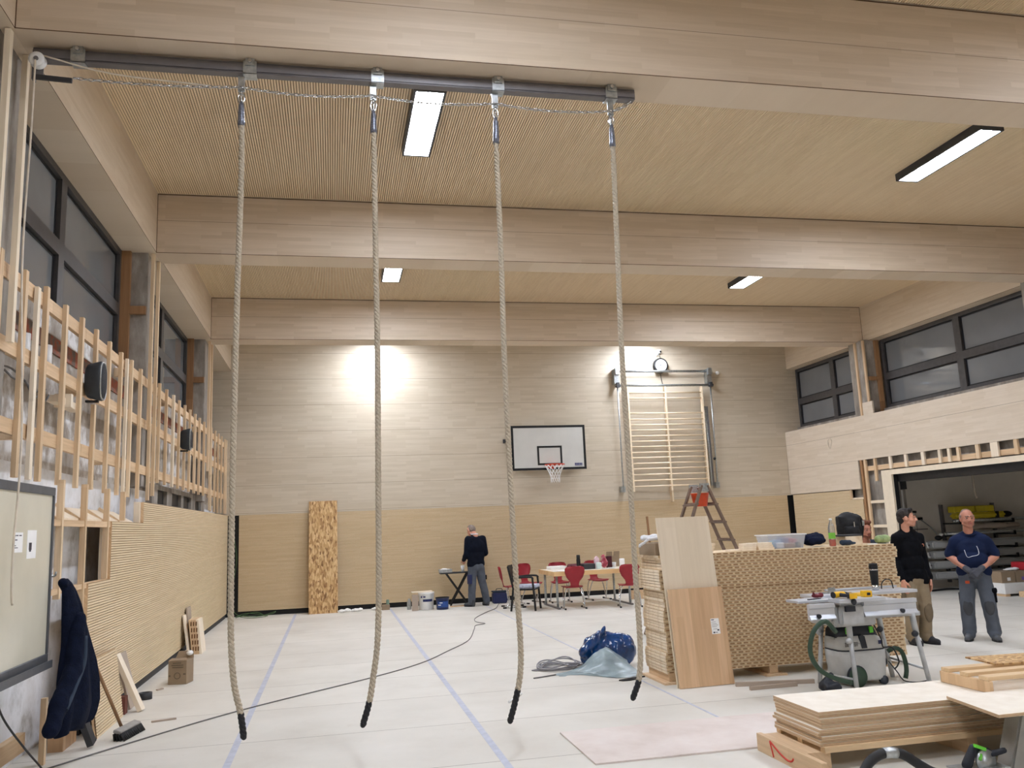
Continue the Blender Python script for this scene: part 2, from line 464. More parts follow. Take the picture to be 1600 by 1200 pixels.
# ---- ceiling bays between the beams
ce = struct('ceiling', MB().box(-3.0, 12.4, -6.2, 19.8, 6.45, 6.6), M['groove'])
def bay(y0, y1, z):
    mb = comb(MB(), (XL - .05, y0, z), (0, 1, 0), (1, 0, 0), (0, 0, -1), y1 - y0, XR - XL + .1, .0275, .0085, .012)
    struct('slat_panel', mb, [M['ceil'], M['groove']], ce, 'grooved wooden ceiling panels')
bay(-6.2, 1.065, 6.24); bay(1.5, 6.083, 6.24); bay(6.5, 11.093, ZC); bay(11.5, 16.133, ZC); bay(16.55, 19.45, ZC)
M['joint'] = plain('shadow_joint', C(98, 72, 50), .8)
def beam(i, y0, y1):
    b = struct('trim_%d' % i, MB().box(XL - .02, XR + .02, y0, y1, ZB, 6.4), M['beam'], label='deep laminated wooden ceiling beam')
    zc = ZC if i in (2, 3) else 6.24
    struct('shadow_joint', MB().box(XL, XR, y0 - .0015, y0, ZB + .001, ZB + .008).box(XL, XR, y0 - .0015, y0, zc - .012, zc - .001).box(XL, XL + .007, y0 - .0018, y0, ZB + .008, zc - .012).box(XR - .007, XR, y0 - .0018, y0, ZB + .008, zc - .012), M['joint'], b)
beam(1, 6.1, 6.54); beam(2, 11.11, 11.56); beam(3, 16.15, 16.63); beam(4, 1.08, 1.53)
fa = struct('trim_5', MB().box(-2.9, XL, -6.2, YB - .005, ZB + .001, 6.4), M['fascia'], label='wooden fascia boxing over the windows on the whiteboard side')
fb = struct('trim_6', MB().box(XR, 12.0, -6.2, YB - .005, ZB + .001, 6.4), M['fascia'], label='wooden fascia boxing over the windows on the storage side')
struct('shadow_joint', MB().box(XL, XL + .0015, -6.2, YB - .01, ZB + .002, ZB + .009), M['joint'], fa)
struct('shadow_joint', MB().box(XR - .0015, XR, -6.2, YB - .01, ZB + .002, ZB + .009), M['joint'], fb)
struct('wall_front', MB().box(-3.2, 12.4, -6.4, -6.2, -.1, 6.6), M['birch'], label='wall behind the viewer')

# ---- left wall: stripped masonry, columns, windows
wl = struct('wall_left', MB().box(-3.2, -2.5, -6.2, YB + .05, 2.36, 3.86), M['roughwall'], label='stripped masonry wall')
struct('painted_wall', MB().box(-3.2, -2.5, -6.2, 12.4, -.1, 2.36).box(-3.2, -2.5, 12.4, 17.3, -.1, 2.2).box(-3.2, -2.5, 17.3, YB + .05, -.1, 2.36), M['whitewall'], wl, 'old white painted masonry')
struct('lintel_band', MB().box(-2.52, -2.485, 3.0, YB, 3.42, 3.57), M['redlintel'], wl, 'rusty red band on the stripped wall')
def column(x0, x1, y0, y1, side):
    struct('column', MB().box(x0, x1, y0, y1, 2.36 if side < 0 else 3.6, 5.36), M['concrete'], wl if side < 0 else wr, 'bare concrete column between windows')
for y in (6.12, 11.13, 16.17): column(-3.1, -2.3, y, y + .44, -1)
struct('parapet', MB().box(-3.2, -2.6, -6.2, 6.12, 3.86, 5.4), M['concrete'], wl)
for y in (11.06, 16.1):
    struct('window_post', MB().box(-2.6, -2.49, y, y + .065, 3.75, 5.34).box(-2.49, -2.3, y, y + .06, 4.52, 4.62), M['pine_dark'], wl, 'brown timber post beside a window')

def window(i, x, y0, y1, z0, z1, mull, zt, side, label):
    """frame with mullions at mull and one transom at zt; side +1 faces +x"""
    d = .09; xf = x; xb = x - side * d
    a, b = min(xf, xb), max(xf, xb); w = .075
    f = MB()
    f.box(a, b, y0, y1, z0, z0 + w).box(a, b, y0, y1, z1 - w, z1).box(a, b, y0, y0 + w, z0 + w, z1 - w).box(a, b, y1 - w, y1, z0 + w, z1 - w)
    ys = [y0] + list(mull) + [y1]
    for m in mull: f.box(a, b, m - .085, m + .085, z0 + w, z1 - w)
    o = struct('window_%d' % i, f, M['winframe'], label=label)
    for k in range(len(ys) - 1):
        ya = ys[k] + (w if k == 0 else .085); yb = ys[k + 1] - (w if k == len(ys) - 2 else .085)
        struct('transom', MB().box(a, b, ya, yb, zt - .075, zt + .075), M['winframe'], o)
        for za, zb in ((z0 + w, zt - .075), (zt + .075, z1 - w)):
            g = .03
            px = x - side * .055
            struct('gasket', MB().box(px - .012, px + .012, ya, ya + g, za, zb).box(px - .012, px + .012, yb - g, yb, za, zb)
                   .box(px - .012, px + .012, ya + g, yb - g, za, za + g).box(px - .012, px + .012, ya + g, yb - g, zb - g, zb), M['gasket'], o)
            struct('glass_pane', MB().box(px - .006, px + .006, ya + g, yb - g, za + g, zb - g), M['pane'], o)
    return o
window(1, -2.6, 6.56, 11.06, 3.86, 5.34, [8.72], 4.56, 1, 'clerestory window behind the batten framework, nearest')
window(2, -2.6, 11.57, 16.10, 3.86, 5.34, [13.8], 4.56, 1, 'clerestory window behind the batten framework, middle')
window(3, -2.6, 16.61, YB - .01, 3.86, 5.34, [18.0], 4.56, 1, 'clerestory window behind the batten framework, far end')
# low strip window in the masonry
lw = MB().box(-2.5, -2.42, 12.4, 17.3, 2.40, 2.47).box(-2.5, -2.42, 12.4, 17.3, 2.1, 2.2)
for y0, y1 in ((12.4, 12.8), (13.5, 13.9), (14.72, 14.95), (15.75, 16.2), (16.9, 17.3)): lw.box(-2.5, -2.42, y0, y1, 2.2, 2.40)
o = struct('window_4', lw, M['concrete'], label='low strip window with small dark panes above the slatted panels')
for y0, y1 in ((12.8, 13.5), (13.9, 14.72), (14.95, 15.75), (16.2, 16.9)):
    struct('glass_pane', MB().box(-2.49, -2.47, y0, y1, 2.2, 2.40), M['gasket'], o)

# slatted panels on the left wall, rising in steps, black plinth under them
def lpanel(y0, y1, z0, z1):
    mb = comb(MB(), (XL, y0, z0), (0, 1, 0), (0, 0, 1), (1, 0, 0), y1 - y0, z1 - z0, .0255, .0065, .010)
    mb.box(XL - .035, XL - .0105, y0, y1, z0, z1, 2)
    mb.box(XL - .0105, XL - .0005, y0 - .002, y0, z0, z1, 2)
    mb.box(XL - .0105, XL - .0005, y0, y1, z1 - .002, z1, 2)
    struct('acoustic_panel', mb, [M['slat_y'], M['groove2'], M['pine_y']], wl, 'slatted wall panel on the whiteboard side')
lpanel(10.84, 19.2, 1.905, 2.15); lpanel(9.37, 19.2, 1.33, 1.905); lpanel(8.59, 19.2, .755, 1.33); lpanel(8.59, 19.2, .10, .755)
struct('baseboard_left', MB().box(-2.32, -2.235, 8.62, 19.3, 0, .15), M['blackgrey'], label='black plinth under the slatted panels')
struct('panel_studs', MB().box(-2.3, -2.236, 10.78, 10.84, 1.6, 2.15).box(-2.3, -2.236, 9.31, 9.37, 1.28, 1.905).box(-2.3, -2.236, 8.53, 8.59, .1, 1.33), M['pine_pale'], wl)

# ---- right wall
wr = struct('wall_right', MB().box(11.6, 12.2, 16.34, YB + .05, -.1, 3.84).box(11.6, 12.2, -6.2, 16.34, 2.5, 3.84), M['concrete'], label='raw concrete wall on the storage side')
column(11.3, 12.1, 15.97, 16.5, 1)
struct('window_post', MB().box(11.55, 11.64, 15.91, 15.97, 3.7, 5.34).box(11.33, 11.55, 15.91, 15.97, 4.46, 4.54), M['pine_dark'], wr, 'brown timber post beside the storage side windows')
window(5, 11.68, 16.52, YB - .01, 3.84, 5.34, [17.8], 4.50, -1, 'clerestory window over the storage side wall, beside the back wall')
window(6, 11.68, 11.6, 15.9, 3.84, 5.34, [13.62], 4.52, -1, 'clerestory window over the storage opening')
window(7, 11.68, 7.0, 11.1, 3.84, 5.34, [9.0], 4.52, -1, 'clerestory window over the storage side, out of view')
struct('column', MB().box(11.3, 12.1, 11.1, 11.6, 3.6, 5.36), M['concrete'], wr)
struct('parapet', MB().box(11.6, 12.2, -6.2, 7.0, 3.84, 5.4), M['concrete'], wr)
uc = struct('board_cladding', MB().box(11.23, 11.262, 16.5, 19.4, 2.16, 3.725).box(11.23, 11.262, -6.2, 16.5, 2.775, 3.725)
       .box(11.23, 11.262, 15.78, 16.12, 3.725, 3.99).box(11.262, 11.61, -6.2, 19.4, 3.70, 3.722), M['birch_side'], wr, 'pale birch boards on the storage side wall')
mb = comb(MB(), (11.23, 16.46, .1), (0, 1, 0), (0, 0, 1), (-1, 0, 0), 2.84, 1.84, .0255, .0065, .010)
comb(mb, (11.23, 16.92, 1.94), (0, 1, 0), (0, 0, 1), (-1, 0, 0), 2.38, .21, .0255, .0065, .010)
mb.box(11.2405, 11.262, 16.46, 19.3, .1, 1.94, 2).box(11.2405, 11.262, 16.92, 19.3, 1.94, 2.15, 2)
struct('acoustic_panel', mb, [M['slat_y'], M['groove2'], M['pine_y']], wr, 'slatted wall panel on the storage side')
struct('baseboard_right', MB().box(11.25, 11.33, 16.46, 19.4, 0, .1), M['blackgrey'])

# storage room behind the opening
sm = struct('wall_storage', MB().box(11.6, 17.2, 16.35, 16.5, -.05, 3.4).box(17.0, 17.2, 6.0, 16.35, -.05, 3.4).box(11.6, 17.2, 5.9, 6.0, -.05, 3.4).box(11.6, 17.2, 6.0, 16.35, 3.3, 3.4), M['store'], label='painted walls of the storage room')
tm = struct('trim_7', MB().box(11.2, 11.245, 15.38, 15.70, 0, 2.50).box(11.2, 11.245, 6.0, 15.38, 2.40, 2.50), M['whiteframe'], label='white frame around the storage opening')
struct('wall_opposite', MB().box(11.3, 11.6, -6.2, 6.0, -.05, 2.8), M['birch_side'], label='wall beyond the storage opening, out of view')
dd = struct('door_1', MB().box(11.246, 11.36, 6.2, 15.70, 2.40, 2.50).box(11.36, 11.70, 6.2, 15.70, 2.26, 2.44).box(11.66, 13.6, 6.2, 15.3, 2.44, 2.50), M['blackgrey'], label='raised black overhead door of the storage opening')
struct('door_guide', MB().box(11.246, 11.34, 15.38, 15.70, 0, 2.40).box(11.70, 13.8, 15.30, 15.38, 2.36, 2.44), M['black'], dd)
struct('door_guide', MB().box(11.52, 11.80, 15.745, 15.95, 2.10, 2.28), M['blackgrey'], dd)

# ---- night sky outside, hall lamps
w = bpy.data.worlds.new('night'); SC.world = w; w.use_nodes = True
w.node_tree.nodes['Background'].inputs[0].default_value = (.02, .025, .035, 1); w.node_tree.nodes['Background'].inputs[1].default_value = .4

def lamp(x, y0, z, label):
    t = thing('ceiling_lamp', label, 'ceiling lamp', (x, y0 + .765, z), 0, 'long ceiling lamps')
    f = MB()
    for a, b, c, d in ((-.165, -.14, -.765, .765), (.14, .165, -.765, .765), (-.14, .14, -.765, -.74), (-.14, .14, .74, .765)):
        f.box(a, b, c, d, -.10, 0)
    f.box(-.14, .14, -.74, .74, -.03, 0)
    part('housing', f, M['lampbody'], t)
    part('diffuser', MB().box(-.138, .138, -.738, .738, -.094, -.075), M['diffuser'], t)
    return t
lamp(.99, 7.86, ZC, 'long white ceiling lamp glowing just behind the rope rail')
lamp(7.6, 7.88, ZC, 'long white ceiling lamp nearest the storage side, in the first bay')
lamp(1.03, 13.05, ZC, 'short looking ceiling lamp in the middle bay between the second and third rope')
lamp(7.68, 13.04, ZC, 'ceiling lamp in the middle bay on the storage side')
for x in (1.03, 7.45): lamp(x, 17.5, ZC, 'ceiling lamp behind the last beam, over the bright patch ' + ('by the second rope' if x < 5 else 'beside the wall clock'))
for x in (1.0, 7.6):
    lamp(x, 2.9, 6.24, 'ceiling lamp above the viewer, ' + ('window wall side' if x < 5 else 'storage side')); lamp(x, -2.6, 6.24, 'ceiling lamp behind the viewer, ' + ('window wall side' if x < 5 else 'storage side'))
# ================================================================== batten framework on the left wall
bf = thing('batten_framework', 'unfinished framework of upright timber battens nailed over rails along the stripped window wall', 'batten framework', (-2.25, 6.2, 2.2))
BF = -2.25
def vb(y, z0, z1, w=.06, m='pine', d=.035, x=BF):
    part('batten', MB().box(x - d, x, y - w / 2, y + w / 2, z0, z1), M[m], bf, True)
for y in (6.28, 6.78, 7.28, 7.79, 8.29, 9.29, 9.79, 10.29, 10.77, 11.35):
    vb(y, 2.19, 3.765 + random.uniform(-.015, .015), .058)
vb(8.78, 3.16, 3.77); vb(8.78, 2.2, 3.02)
vb(7.05, 2.19, 3.70, .062, 'pine_pale', .03, BF + .004); vb(10.04, 2.21, 3.73, .05, 'pine_pale', .03, BF + .004)
for y in (11.93, 12.43, 13.45, 13.95, 14.45, 14.98, 15.48, 16.03): vb(y, 2.44, 3.775, .055)
vb(12.97, 2.44, 3.78, .075, 'pine_pale')
for y in (16.97, 17.5, 18.0, 18.52, 19.08): vb(y, 2.19, 3.785, .055)
vb(19.33, 2.19, 3.79, .07)
for y, z0 in ((6.12, 3.1), (6.47, 3.13), (11.16, 3.1), (11.5, 2.25), (16.33, 2.9), (16.63, 2.2)):
    vb(y, z0, 5.335, .055, 'pine_pale' if y < 7 else 'pine', .04, BF + .03)
for zc, y0, y1 in ((3.66, 5.6, 19.3), (3.13, 5.6, 19.3), (2.555, 5.6, 19.3)):
    k = 0; y = y0
    while y < y1:
        ye = min(y1, y + 2.9 + (k % 3) * .35)
        part('rail', MB().box(BF - .075, BF - .036, y, ye - .004, zc - .055, zc + .055), M['pine_y'], bf, True); y = ye; k += 1
for y, z in ((7.1, 2.555), (8.6, 3.13), (10.5, 3.66), (12.6, 2.555), (14.2, 3.13), (16.2, 3.66), (18.2, 2.555), (6.4, 3.66), (9.6, 2.555), (12.9, 3.66)):
    part('spacer_block', MB().box(-2.498, BF - .076, y - .04, y + .04, z - .05, z + .05), M['pine'], bf, True)
part('spacer_block', MB().box(-2.42, BF - .03, 8.10, 8.16, 2.90, 3.02).box(-2.42, BF - .076, 7.9, 8.6, 2.92, 2.98), M['pine_pale'], bf, True)
# lower studs and shelf in front of the old masonry
for y, z0 in ((7.765, 1.25), (8.46, .76), (9.26, 1.34), (9.93, 1.92)):
    part('stud', MB().box(-2.255, -2.205, y - .022, y + .022, z0, 2.23), M['pine'], bf, True, 'pale upright stud')
part('ledge', MB().box(-2.27, -2.215, 6.5, 10.77, 1.845, 1.90).box(-2.27, -2.215, 7.4, 9.3, 1.29, 1.335), M['pine_y'], bf, True)
for y in (7.765, 8.46, 9.26, 9.93): part('strut', MB().bar((-2.47, y, 2.06), (-2.265, y, 1.91), .03, .03), M['pine'], bf, True)
part('sloping_board', MB().prism([(0, 0), (.0, .02), (.21, -.10), (.21, -.12)], (-2.48, 7.2, 2.02), (1, 0, 0), (0, 0, 1), (0, 3.4, 0)), M['pine_pale'], bf, True)

# loose wiring and pipe ends seen between the battens
for i, (y, z, c) in enumerate(((7.45, 3.28, 'x'), (8.0, 3.3, 'x'))):
    t = solo('vent_pipe', MB().cyl((-2.47, y, z - .14), (-2.47, y, z + .14), .045, 16), M['white'], ['white plastic pipe sleeve behind the battens, nearer the viewer', 'white plastic pipe sleeve behind the battens beside the first loudspeaker'][i], 'pipe', (-2.47, y, z))
pts = spline([(-2.42, 6.66, 3.0), (-2.40, 7.0, 3.04), (-2.39, 7.5, 2.95), (-2.42, 7.86, 3.02)], .06)
mb = MB().tube(pts, .008, 6).tube([p + Vector((.02, .03, -.05 + .03 * math.sin(i))) for i, p in enumerate(pts)], .008, 6)
solo('loose_wires', mb, M['cable'], 'bundle of loose grey wires sagging behind the battens', 'wires', (-2.42, 6.66, 3.0))

M['speaker'] = plain('loudspeaker_case', C(48, 54, 60), .5); M['speakergrille'] = plain('loudspeaker_grille', C(34, 36, 40), .7, bump=.6, bs_=300)
def speaker(y, z, s, label):
    t = thing('loudspeaker', label, 'loudspeaker', (-2.165, y, z), 0, 'loudspeakers in the batten framework')
    n = 18; prof = [(-.13 * s, -.14 * s), (.02 * s, -.14 * s)]
    mb = MB()
    # rounded cabinet: ellipse outline in height, swept outwards from the wall
    def ring(x, ry, rz): return [(x, ry * math.copysign(abs(math.cos(a)) ** .7, math.cos(a)), rz * math.copysign(abs(math.sin(a)) ** .7, math.sin(a))) for a in [2 * math.pi * k / n for k in range(n)]]
    rs = [ring(-.115, .07 * s, .13 * s), ring(-.09, .11 * s, .17 * s), ring(.02, .128 * s, .20 * s), ring(.035, .12 * s, .19 * s)]
    vs = [v for r in rs for v in r]; fs = [(i * n + k, i * n + (k + 1) % n, (i + 1) * n + (k + 1) % n, (i + 1) * n + k) for i in range(3) for k in range(n)]
    fs += [tuple(reversed(range(n))), tuple(range(3 * n, 4 * n))]
    mb.add(vs, fs, 0, True); part('cabinet', mb, M['speaker'], t)
    g = MB(); r0 = ring(.0352, .105 * s, .172 * s); r1 = ring(.05, .08 * s, .14 * s)
    g.add(r0 + r1, [(k, (k + 1) % n, n + (k + 1) % n, n + k) for k in range(n)] + [tuple(range(n, 2 * n))], 0, True); part('grille', g, M['speakergrille'], t)
    r = MB().tube([(.037, a[1], a[2]) for a in ring(0, .117 * s, .187 * s)], .007, 6, closed=True); part('trim_ring', r, M['galv'], t)
    part('bracket', MB().box(-.119, -.1, -.03, .03, -.1, .1).bar((-.11, 0, -.205 * s), (0, 0, -.205 * s), .05, .02), M['black'], t)
    return t
speaker(8.54, 3.21, .95, 'black rounded loudspeaker on the framework below the first window, nearest to the viewer')
speaker(13.68, 3.2, .85, 'smaller looking loudspeaker farther along the batten framework')

# ================================================================== interactive board, jacket, things leaning there
M['boardsurf'] = plain('cream_board_surface', C(214, 209, 190), .16, var=.03, vs=2, spec=.55); M['boardframe'] = plain('grey_board_frame', C(84, 86, 90), .45)
wb = thing('whiteboard', 'large cream interactive whiteboard in a dark grey frame on the stripped wall', 'whiteboard', (-2.03, 5.9, .88))
bx, y0, y1, z0, z1 = -2.0, 4.75, 6.84, .87, 2.11
part('writing_surface', MB().box(bx - .03, bx - .012, y0 + .05, y1 - .03, z0 + .06, z1 - .06), M['boardsurf'], wb, True)
f = MB().box(bx - .05, bx, y0, y1, z1 - .06, z1).box(bx - .05, bx, y0, y1, z0, z0 + .06).box(bx - .05, bx, y0, y0 + .05, z0 + .06, z1 - .06).box(bx - .05, bx, y1 - .03, y1, z0 + .06, z1 - .06)
part('frame', f, M['boardframe'], wb, True, bev=.004)
part('back_panel', MB().box(bx - .10, bx - .03, y0 + .02, y1 - .02, z0 + .02, z1 - .02), M['black'], wb, True)
part('pen_tray', MB().box(bx, bx + .045, y0 + .1, y1 - .05, z0 - .03, z0 - .005).box(bx + .035, bx + .045, y0 + .1, y1 - .05, z0 - .005, z0 + .02), M['boardframe'], wb, True)
for z in (1.1, 1.7): part('wall_bracket', MB().box(-2.48, bx - .10, 6.4, 6.48, z, z + .06), M['galv'], wb, True)
def note(y0, y1, z0, z1, lab, marks):
    t = thing('paper_note', lab, 'paper note', (bx - .011, (y0 + y1) / 2, z0), 0, 'notes stuck on the whiteboard')
    part('sheet', MB().box(bx - .0118, bx - .0105, y0, y1, z0, z1), M['paper'], t, True)
    mb = MB()
    for a, b, c, d in marks:
        mb.box(bx - .0105, bx - .0100, y0 + (y1 - y0) * a, y0 + (y1 - y0) * b, z0 + (z1 - z0) * c, z0 + (z1 - z0) * d)
    part('lettering', mb, M['ink'], t, True)
note(6.06, 6.235, 1.655, 1.785, 'smaller white note with a few printed lines on the whiteboard', [(.06, .22, .80, .87), (.26, .5, .82, .87), (.6, .85, .82, .87), (.06, .42, .60, .65), (.06, .3, .32, .36), (.06, .5, .22, .26)])
note(6.32, 6.50, 1.61, 1.80, 'taller white sheet with a small dark picture on the whiteboard', [(.2, .5, .30, .56), (.25, .45, .24, .30)])
hk = thing('hanging_hook', 'small shiny hook on a string hanging in front of the whiteboard', 'hook', (bx + .02, 5.72, 1.45))
part('string', MB().tube(spline([(bx + .015, 5.70, 1.66), (bx + .02, 5.71, 1.52), (bx + .02, 5.72, 1.40)], .03), .003, 6), M['cord'], hk, True)
part('hook', MB().tube(spline([(bx + .02, 5.70, 1.40), (bx + .03, 5.745, 1.37), (bx + .02, 5.72, 1.33), (bx + .02, 5.69, 1.36)], .01), .008, 8).ell((bx + .02, 5.72, 1.42), .018), M['steel'], hk, True)
part('loop', MB().tube(spline([(bx + .02, 5.71, 1.34), (bx + .02, 5.73, 1.27), (bx + .02, 5.74, 1.21), (bx + .02, 5.71, 1.20), (bx + .02, 5.70, 1.28), (bx + .02, 5.71, 1.34)], .02), .004, 6), M['white'], hk, True)
solo('power_cord', MB().tube(spline([(-2.06, 6.0, .86), (-2.08, 6.25, .62), (-2.1, 6.75, .32), (-2.12, 7.20, .08), (-2.14, 7.32, .012), (-2.2, 7.36, .008), (-2.3, 7.30, .008)], .04), .007, 8), M['darkcable'], 'thin dark cord hanging from under the whiteboard down to the floor', 'cord', (-2.06, 6.0, .86))

# jacket hanging at the board's edge
M['navycloth'] = plain('navy_fleece', C(16, 22, 40), .95, var=.12, vs=25, bump=.5, bs_=90, spec=.15); M['bluegreycloth'] = plain('grey_blue_lining', C(52, 62, 76), .85, spec=.2)
jk = thing('hanging_jacket', 'dark navy jacket hanging beside the whiteboard edge', 'jacket', (-1.95, 6.98, .35))
J0 = Vector((-2.0, 6.94, .35))
def rel(m):
    m.v = [v - J0 for v in m.v]; return m
secs = [(1.445, 6.845, 6.90, .022), (1.41, 6.83, 6.95, .045), (1.36, 6.825, 7.02, .06), (1.25, 6.84, 7.13, .08), (1.10, 6.85, 7.23, .10), (.95, 6.85, 7.33, .115), (.80, 6.82, 7.45, .125), (.65, 6.78, 7.56, .13), (.50, 6.74, 7.61, .125), (.40, 6.76, 7.57, .11), (.345, 6.80, 7.53, .09), (.335, 6.84, 7.49, .05)]
body = MB(); nk = 40; vs = []
sz = []
for (a, b) in zip(secs, secs[1:]):
    for q in range(4): sz.append(tuple(a[r] + (b[r] - a[r]) * q / 4 for r in range(4)))
sz.append(secs[-1])
for i, (z, yl, yr, th) in enumerate(sz):
    dn = min(1, max(0, (1.40 - z) / .6))
    for k in range(nk):
        a = 2 * math.pi * k / nk; u = .5 - .5 * math.cos(a)
        fx = math.sin(a)
        fold = (.022 * math.sin(u * 17 + z * 2.2) + .016 * math.sin(u * 29 - z * 3.5 + 1) + .02 * mnoise.noise(Vector((u * 5, z * 3, 1)))) * dn * max(0, fx) ** .5 if fx > 0 else 0
        x = -1.985 + (th * fx ** .7 + fold if fx > 0 else -.012 * (-fx))
        y = yl + (yr - yl) * u + .012 * math.sin(z * 14 + u * 3) * dn
        vs.append((x, y, z + (.018 * math.sin(u * 9) if i > len(sz) - 6 else 0)))
L_ = len(sz)
fs = [(i * nk + k, i * nk + (k + 1) % nk, (i + 1) * nk + (k + 1) % nk, (i + 1) * nk + k) for i in range(L_ - 1) for k in range(nk)] + [tuple(range(nk)), tuple(reversed(range((L_ - 1) * nk, L_ * nk)))]
body.add(vs, fs, 0, True)
part('body', rel(body), M['navycloth'], jk)
sl = MB().cap((-1.90, 6.95, 1.15), (-1.885, 6.84, .82), .055, .065).cap((-1.885, 6.84, .82), (-1.90, 6.52, .56), .065, .058).cap((-1.90, 6.52, .56), (-1.91, 6.42, .47), .058, .05)
part('sleeve', rel(baked(sl, .012, 4, .014, 9, .5, 5)), M['navycloth'], jk)
st = MB().tube(spline([(-1.842, 6.93, 1.02), (-1.825, 6.86, .84), (-1.834, 6.70, .70), (-1.845, 6.54, .575)], .03), .016, 8)
part('trim_stripe', rel(st), M['bluegreycloth'], jk)
part('collar', rel(baked(MB().cap((-1.98, 6.82, 1.42), (-1.98, 6.93, 1.37), .035, .04), .01, 3)), M['navycloth'], jk)
solo('coat_hook', MB().cyl((-2.45, 6.88, 1.46), (-1.99, 6.88, 1.47), .008, 8).cyl((-1.99, 6.88, 1.47), (-1.985, 6.88, 1.50), .008, 8), M['galv'], 'thin metal peg that holds the navy jacket', 'hook', (-2.45, 6.88, 1.46))

# loose slatted panel leaning in front, timber offcuts, black plank, broom
def frame_lean(o, u, v):   # local axes of a leaning sheet
    u, v = Vector(u).normalized(), Vector(v).normalized(); return Vector(o), u, v, u.cross(v).normalized()
pn = thing('slatted_panel', 'loose slatted wall panel leaning low against the stepped panels behind the broom', 'wall panel', (-2.02, 8.9, 0))
o, u, v, n = frame_lean((-2.03, 8.40, 0.0), (0, 1, 0), (-.13, 0, 1))
k = comb(MB(), o, u, v, n, .96, .66, .0255, .0065, .010)
part('slats', k, [M['slat_y'], M['groove2']], pn, True)
part('core', MB().prism([(0, 0), (.96, 0), (.96, .66), (0, .66)], o - n * .0115, u, v, -n * .02), M['pine_y'], pn, True)
solo('black_plank', MB().bar((-2.11, 7.98, .42), (-1.99, 8.07, .032), .10, .05, (1, 0, 0)), M['blackgrey'], 'short black plank leaning below the jacket', 'plank', (-1.99, 8.07, 0))
solo('timber_block', MB().box(-2.32, -2.2, 8.02, 8.40, 0, .34), wood('offcut_brown', C(170, 134, 98), C(196, 160, 122), 'Z', 'Y', .5, .05, [], third='X'), 'upright brown timber offcut on the floor under the jacket', 'timber offcut', (-2.26, 8.2, 0))
solo('timber_strip', MB().box(-2.26, -2.22, 7.60, 7.65, 0, .50), M['pine'], 'slim upright batten standing under the jacket', 'timber offcut', (-2.24, 7.62, 0))
solo('sole_plate', MB().box(-2.42, -2.36, 6.0, 7.6, .12, .26), M['pine_y'], 'pale timber rail low on the old wall below the whiteboard', 'timber rail', (-2.4, 6.8, .12))
br = thing('broom', 'wooden handled broom leaning against the wall with its black bristle head on the floor', 'broom', (-1.80, 8.42, 0))
part('handle', MB().cyl((-2.19, 7.93, 1.24), (-1.83, 8.38, .09), .014, 12), plain('broom_handle_wood', C(156, 118, 82), .6), br, True)
M_ = Matrix.Rotation(R_(78), 4, 'Z')
part('head', MB().cbox((-1.79, 8.42, .075), (.40, .07, .03), 0, 0, M_ @ Matrix.Rotation(R_(18), 4, 'X')), plain('broom_head_board', C(150, 146, 140), .6), br, True, bev=.006)
b = MB()
for i in range(22):
    for j in range(4):
        a = M_ @ Vector((-.2 + .4 * i / 21, -.03 + .02 * j, 0)); p = Vector((-1.79, 8.42, .062)) + a; q = p + M_ @ Vector((random.uniform(-.012, .012), -.025 + (j - 1.5) * .012, 0)); q.z = .003
        b.cyl(p, q, .007, 5)
part('bristles', b, M['black'], br, True)

# boards leaning on the slatted panels
def leaner(name, label, cat, y, w, h, t, xfoot, xtop, mat, yaw=0.0, skew=0.0, group=None, zoff=0.0):
    """a board standing on edge near the left wall: w along y, foot at xfoot, top touching xtop"""
    lx = xtop - xfoot; hz = math.sqrt(max(.01, h * h - lx * lx - skew * skew))
    v = Vector((lx, skew, hz)); uu = Vector((math.sin(yaw), math.cos(yaw), 0))
    n_ = uu.cross(v).normalized()
    mb = MB().prism([(0, 0), (w, 0), (w, h), (0, h)], (xfoot, y, zoff), uu, v.normalized(), n_ * t)
    lo = min(p.z for p in mb.v)
    for p in mb.v: p.z -= lo
    return solo(name, mb, mat, label, cat, (xfoot, y + w / 2, 0), 0, group)
M['beech'] = wood('beech_board', C(206, 170, 130), C(226, 192, 150), 'Z', 'X', .9, .075, [], third='Y')
M['paleboard'] = plain('pale_offcut', C(240, 226, 204), .6, var=.03, vs=4); M['greyboard'] = plain('greyish_board_back', C(176, 160, 144), .7, var=.05, vs=3)
leaner('leaning_board', 'pale narrow board leaning against the slatted panels beside the cardboard roll of tape', 'board', 9.50, .10, .62, .045, -1.93, -2.17, M['paleboard'], R_(8), -.06)
leaner('leaning_board', 'greyish wide board leaning behind the pale narrow board', 'board', 9.66, .36, .56, .022, -2.05, -2.19, M['greyboard'], 0, 0)
solo('red_offcut', MB().box(-2.09, -2.03, 9.42, 9.53, 0, .17), plain('red_brown_card', C(120, 70, 58), .7), 'small red brown card box half hidden behind the pale leaning board', 'card box', (-2.06, 9.48, 0))
for i, (yy, w_, h_, xf, mm, lab) in enumerate(((13.62, .22, .58, -2.10, 'paleboard', 'pale board leaning at the back of the small stack by the slatted panels'),
        (13.92, .34, .66, -2.14, 'greyboard', 'tall greyish board leaning last in the small stack by the slatted panels'))):
    leaner('leaning_board', lab, 'board', yy, w_, h_, .02, xf, -2.185, M[mm])
M['slots'] = plain('slot_shadow_brown', C(120, 86, 56), .8)
